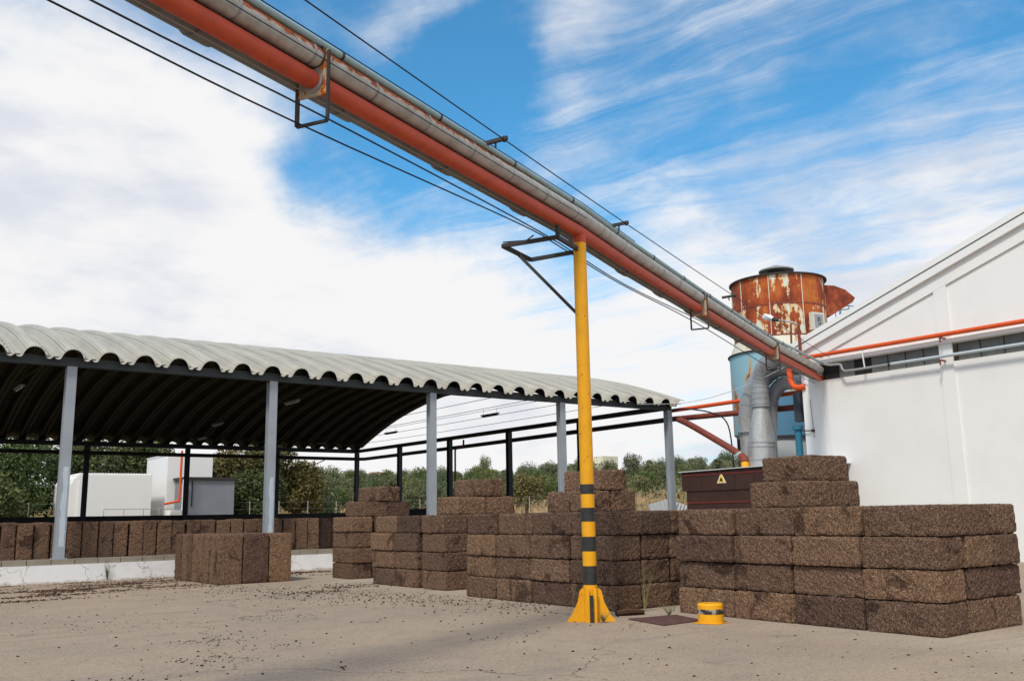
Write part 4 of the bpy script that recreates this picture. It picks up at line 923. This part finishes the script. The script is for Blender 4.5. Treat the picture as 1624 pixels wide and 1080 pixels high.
def big_tree(x, y, H, Wd, leafm, label, seed, n_=15000, ls=.17, z0f=.08, group='trees behind the shed', lumps=20):
    rr = random.Random(seed); z = hill(x, y); e = empty('tree', (x, y, z), label, 'tree', group)
    cm, L = crown_mb(rr, H, Wd, n_, ls, z0f, lumps)
    for m_, nm, mm in ((cm, 'crown', leafm), (trunk_mb(rr, H, .16, L, z0f), 'trunk', 'bark')):
        o = m_.build(nm, mm); o.location = (x, y, z); setparent(o, e)
bt = [(7.5, 92, 8.6, 9, 'leaf_green', 'broad green tree at the left photo edge behind the shed'), (14.2, 94, 8.6, 8.5, 'leaf_green', 'broad green tree between the left edge and the white hut'),
      (10.8, 88, 5.4, 7, 'leaf_dark', 'low dark bush in front of the trees at far left'), (2, 95, 9, 9, 'leaf_dark', 'dark tree at the extreme left photo edge'),
      (20.0, 97, 8.5, 9, 'leaf_dark', 'dark feathery tree rising behind the white hut'), (25.5, 98, 8.4, 7.5, 'leaf_dark', 'dark tree between the hut and the narrow white building'),
      (31.6, 90, 7.9, 6.4, 'leaf_rust', 'brownish tamarisk tree right of the grey hut'), (35.6, 90, 8.4, 6.8, 'leaf_rust', 'brownish tamarisk tree behind the second front column'), (39.0, 89.5, 6.9, 5.2, 'leaf_rust', 'lower brownish tamarisk at the right end of the clump'),
      (33.4, 86.5, 5.2, 6.5, 'leaf_dark', 'dark bush below the brownish tamarisks')]
for i, (x, y, H, Wd, lm, lab) in enumerate(bt): big_tree(x, y, H, Wd, lm, lab, 100 + i)
big_tree(.4175 * 106, .909 * 106, 4.6, 7, 'leaf_olive', 'round olive tree with pale crown, left of the farthest lying stack', 201, 7000, .15, .1, 'olive trees near the shed')
big_tree(.604 * 92, .797 * 92, 4.4, 5.6, 'leaf_rust', 'small brownish tree with bare forked trunk, seen between two cork stacks', 202, 2600, .14, .38, 'small trees near the shed', 12)
# hillside trees: variants copied
TV = []
for k in range(9):
    rr = random.Random(300 + k); H = rr.uniform(2.7, 4.0); Wd = rr.uniform(3.8, 5.6)
    m_, L = crown_mb(rr, H, Wd, 3600, .12, .10, 13)
    nf = len(m_.f); tb = trunk_mb(rr, H, .13, L, .12); m_.add(tb.v, tb.f)
    o = m_.build('hillside_tree', ['leaf_olive' if k % 3 else 'leaf_green', 'bark'])
    for i, p in enumerate(o.data.polygons): p.material_index = 1 if i >= nf else 0
    TV.append(o)
rr = random.Random(77); cnt = 0; pts = []
first = {}
tries = 0
while cnt < 290 and tries < 30000:
    tries += 1
    az = R(rr.uniform(14, 53)); d_ = 104 + 150 * rr.random() ** .8
    if d_ < 116 and rr.random() < .45: continue
    if az > R(38.5) and d_ < 128: continue
    x, y = d_ * math.sin(az), d_ * math.cos(az)
    if any((x - a) ** 2 + (y - b) ** 2 < (3.6 if d_ < 190 else 5.0) ** 2 for a, b in pts): continue
    if abs(az - R(41.9)) < R(1.6) and d_ > 165: continue
    pts.append((x, y)); v = TV[rr.randrange(9)]
    if v.name not in first: o = v; first[v.name] = 1
    else: o = v.copy(); C.objects.link(o)
    s_ = rr.uniform(.7, 1.2); o.location = (x, y, hill(x, y) - .1); o.scale = (s_, s_, s_ * rr.uniform(.85, 1.15)); o.rotation_euler = (0, 0, rr.uniform(0, 6.28))
    if rr.random() < .06: o.scale = (s_ * .8, s_ * .8, s_ * 1.45)
    tag(o, 'scrubby olive green tree among many on the hillside behind the yard', 'tree', 'trees scattered over the hillside'); cnt += 1
for v in TV:
    if v.name not in first: bpy.data.objects.remove(v)
# low scrub and dry grass, uncountable
m = MB(); rr = random.Random(5)
for i in range(26000):
    az = R(rr.uniform(14, 54)); d_ = 78 + 70 * rr.random(); x, y = d_ * math.sin(az), d_ * math.cos(az); z = hill(x, y)
    h_ = rr.uniform(.15, .55); a = rr.uniform(0, 6.28); w_ = rr.uniform(.06, .16); tx, ty = rr.uniform(-.2, .2), rr.uniform(-.2, .2)
    m.add([(x - w_ * math.cos(a), y - w_ * math.sin(a), z - .05), (x + w_ * math.cos(a), y + w_ * math.sin(a), z - .05), (x + tx, y + ty, z + h_)], [(0, 1, 2)])
m.build('dry_grass', mat('drygrass', lambda n, b: n.ramp(n.noise(geo(n), .12, 5, .6), [(.35, (.20, .17, .09)), (.55, (.40, .28, .165)), (.7, (.47, .34, .21))]), 1., spec=.05), kind='stuff', label='dry golden grass on the field behind the yard', cat='grass')
m = MB()
for i in range(16000):
    az = R(rr.uniform(14, 54)); d_ = 112 + 135 * rr.random() ** .7; x, y = d_ * math.sin(az), d_ * math.cos(az)
    if noise.noise(Vector((x * .09, y * .09, 9))) < -.12: continue
    z = hill(x, y); p = Vector((x, y, z + rr.uniform(0, .9))); u_ = Vector((rr.gauss(0, 1), rr.gauss(0, 1), rr.gauss(0, 1))).normalized() * rr.uniform(.2, .5); w_ = u_.cross(Vector((rr.gauss(0, 1), rr.gauss(0, 1), rr.gauss(0, 1)))).normalized() * .25
    m.add([p - u_, p + w_, p + u_, p - w_], [(0, 1, 2, 3)])
m.build('scrub', 'leaf_olive', kind='stuff', label='low green scrub between the hillside trees', cat='scrub')

# ------------------------------------------------------------------ crumbs, weeds
m = MB(); rr = random.Random(9)
def crumb(x, y, s_, flat=.6):
    n_ = 6; vs = []; a0 = rr.uniform(0, 6.28)
    for k in range(n_): a = a0 + k * math.tau / n_; q = s_ * rr.uniform(.6, 1.2); vs.append((x + q * math.cos(a), y + q * math.sin(a), .002))
    for k in range(n_): a = a0 + k * math.tau / n_ + .2; q = s_ * rr.uniform(.4, .8); vs.append((x + q * math.cos(a), y + q * math.sin(a), s_ * flat * rr.uniform(.6, 1.3)))
    m.add(vs, [tuple(range(6, 12))] + [(k, (k + 1) % 6, 6 + (k + 1) % 6, 6 + k) for k in range(6)])
def okspot(x, y): return not (11.3 < x < 13.8 and 6.4 < y < 11.4) and y < 28.9 and not (10.9 < x < 13.4 and y > 12)
for i in range(2600):
    t_ = rr.random(); x = rr.uniform(-1, 12); y = 4.5 + 24 * rr.random() ** .9
    dn = noise.noise(Vector((x * .35, y * .35, 1))) + .5 * noise.noise(Vector((x * 1.2, y * 1.2, 4)))
    if dn < rr.uniform(-.6, .55) or not okspot(x, y): continue
    crumb(x, y, .006 + .018 * rr.random() ** 3)
for i in range(1500):     # denser trail in front of the stacks
    s_ = rr.random(); x = 8.0 + 2.9 * s_ + rr.gauss(0, .7); y = 22.5 - 9.5 * s_ + rr.gauss(0, 1.3)
    if okspot(x, y) and x < 10.9: crumb(x, y, .008 + .017 * rr.random() ** 2)
for cx, cy_, n_, sp in [(4.67, 13.3, 90, .35), (3.9, 11.5, 60, .3), (6.5, 15.5, 60, .5), (2.8, 10.6, 30, .3), (3.6, 16.5, 60, .8), (5.2, 12.0, 25, .25), (7.5, 10.5, 20, .3)]:
    for i in range(n_): crumb(cx + rr.gauss(0, sp), cy_ + rr.gauss(0, sp * .7), .007 + .012 * rr.random() ** 2)
for i in range(40): crumb(rr.uniform(2, 12), rr.uniform(4.6, 9), .010 + .010 * rr.random())
m.build('cork_crumbs', 'crumb', kind='stuff', label='dark cork crumbs scattered over the yard', cat='crumbs')
m = MB()
for cx, cy_, n_, sx_, sy_ in [(5.4, 25.6, 1500, 1.0, .45), (6.9, 27.0, 1300, 1.3, .4), (4.6, 24.2, 700, .8, .3), (8.0, 28.5, 500, 1.0, .12), (5.2, 28.5, 500, 1.2, .12), (7.6, 24.6, 500, .9, .35), (12.0, 27.8, 700, .8, .35), (10.6, 21.2, 250, .5, .4), (9.2, 20.2, 150, .6, .3), (12.9, 26.6, 300, .5, .4), (3.5, 22.8, 300, .8, .2)]:
    for i in range(int(n_ * 1.5)):
        x, y = cx + rr.gauss(0, sx_), cy_ + rr.gauss(0, sy_)
        if y < 28.9 and noise.noise(Vector((x * .9, y * 2.4, 2))) > -.12: crumb(x, y, .008 + .024 * rr.random() ** 2, .6)
m.build('cork_litter', mat('litter', lambda n, b: n.ramp(n.node('ShaderNodeNewGeometry').outputs['Random Per Island'], [(0, (.03, .017, .013)), (.6, (.075, .042, .03)), (1, (.14, .085, .06))]), .95, spec=.1), kind='stuff', label='reddish brown cork litter swept along the platform wall', cat='litter')
def weed(x, y, h_, n_, label, m_, z=0., lean=.25, seed=1):
    rr = random.Random(seed); m = MB()
    for i in range(n_):
        a = rr.uniform(0, 6.28); l_ = lean * rr.uniform(.2, 1); hh = h_ * rr.uniform(.5, 1); tip = Vector((x + l_ * math.cos(a) * hh, y + l_ * math.sin(a) * hh, z + hh)); b_ = Vector((x, y, z)); mid = b_.lerp(tip, .5) + Vector((0, 0, hh * .06))
        m.tube([b_, mid, tip], [.004, .003, .001], 5)
        for k in range(9):
            p = b_.lerp(tip, rr.uniform(.15, 1)); u_ = Vector((rr.gauss(0, 1), rr.gauss(0, 1), rr.uniform(-.2, 1))).normalized() * rr.uniform(.02, .055); w_ = u_.cross(Vector((0, 0, 1))).normalized() * .006
            m.add([p, p + u_ * .5 + w_, p + u_, p + u_ * .5 - w_], [(0, 1, 2, 3)])
    m.build('weed', m_, label=label, cat='weed')
weed(11.35, 11.75, .95, 7, 'tall thin dry weed growing by the metal plate', 'dry', 0, .3, 1)
weed(11.1, 10.95, .22, 14, 'small tuft of weed at the edge of the metal plate', 'dry', 0, .9, 2)
weed(6.9, 28.93, .62, 16, 'green weed growing against the whitewashed wall', 'weedg', 0, .28, 3)
weed(9.75, 11.0, .16, 16, 'low weed tuft at the foot of the yellow post', 'dry', 0, 1.0, 4)
m = MB(); m.tube([(10.52, 11.55, .03), (10.7, 11.5, .045), (10.98, 11.4, .04)], [.05, .07, .04], 8); m.build('cork_lump', 'crumb', label='dark broken lump lying right of the yellow post foot', cat='lump')
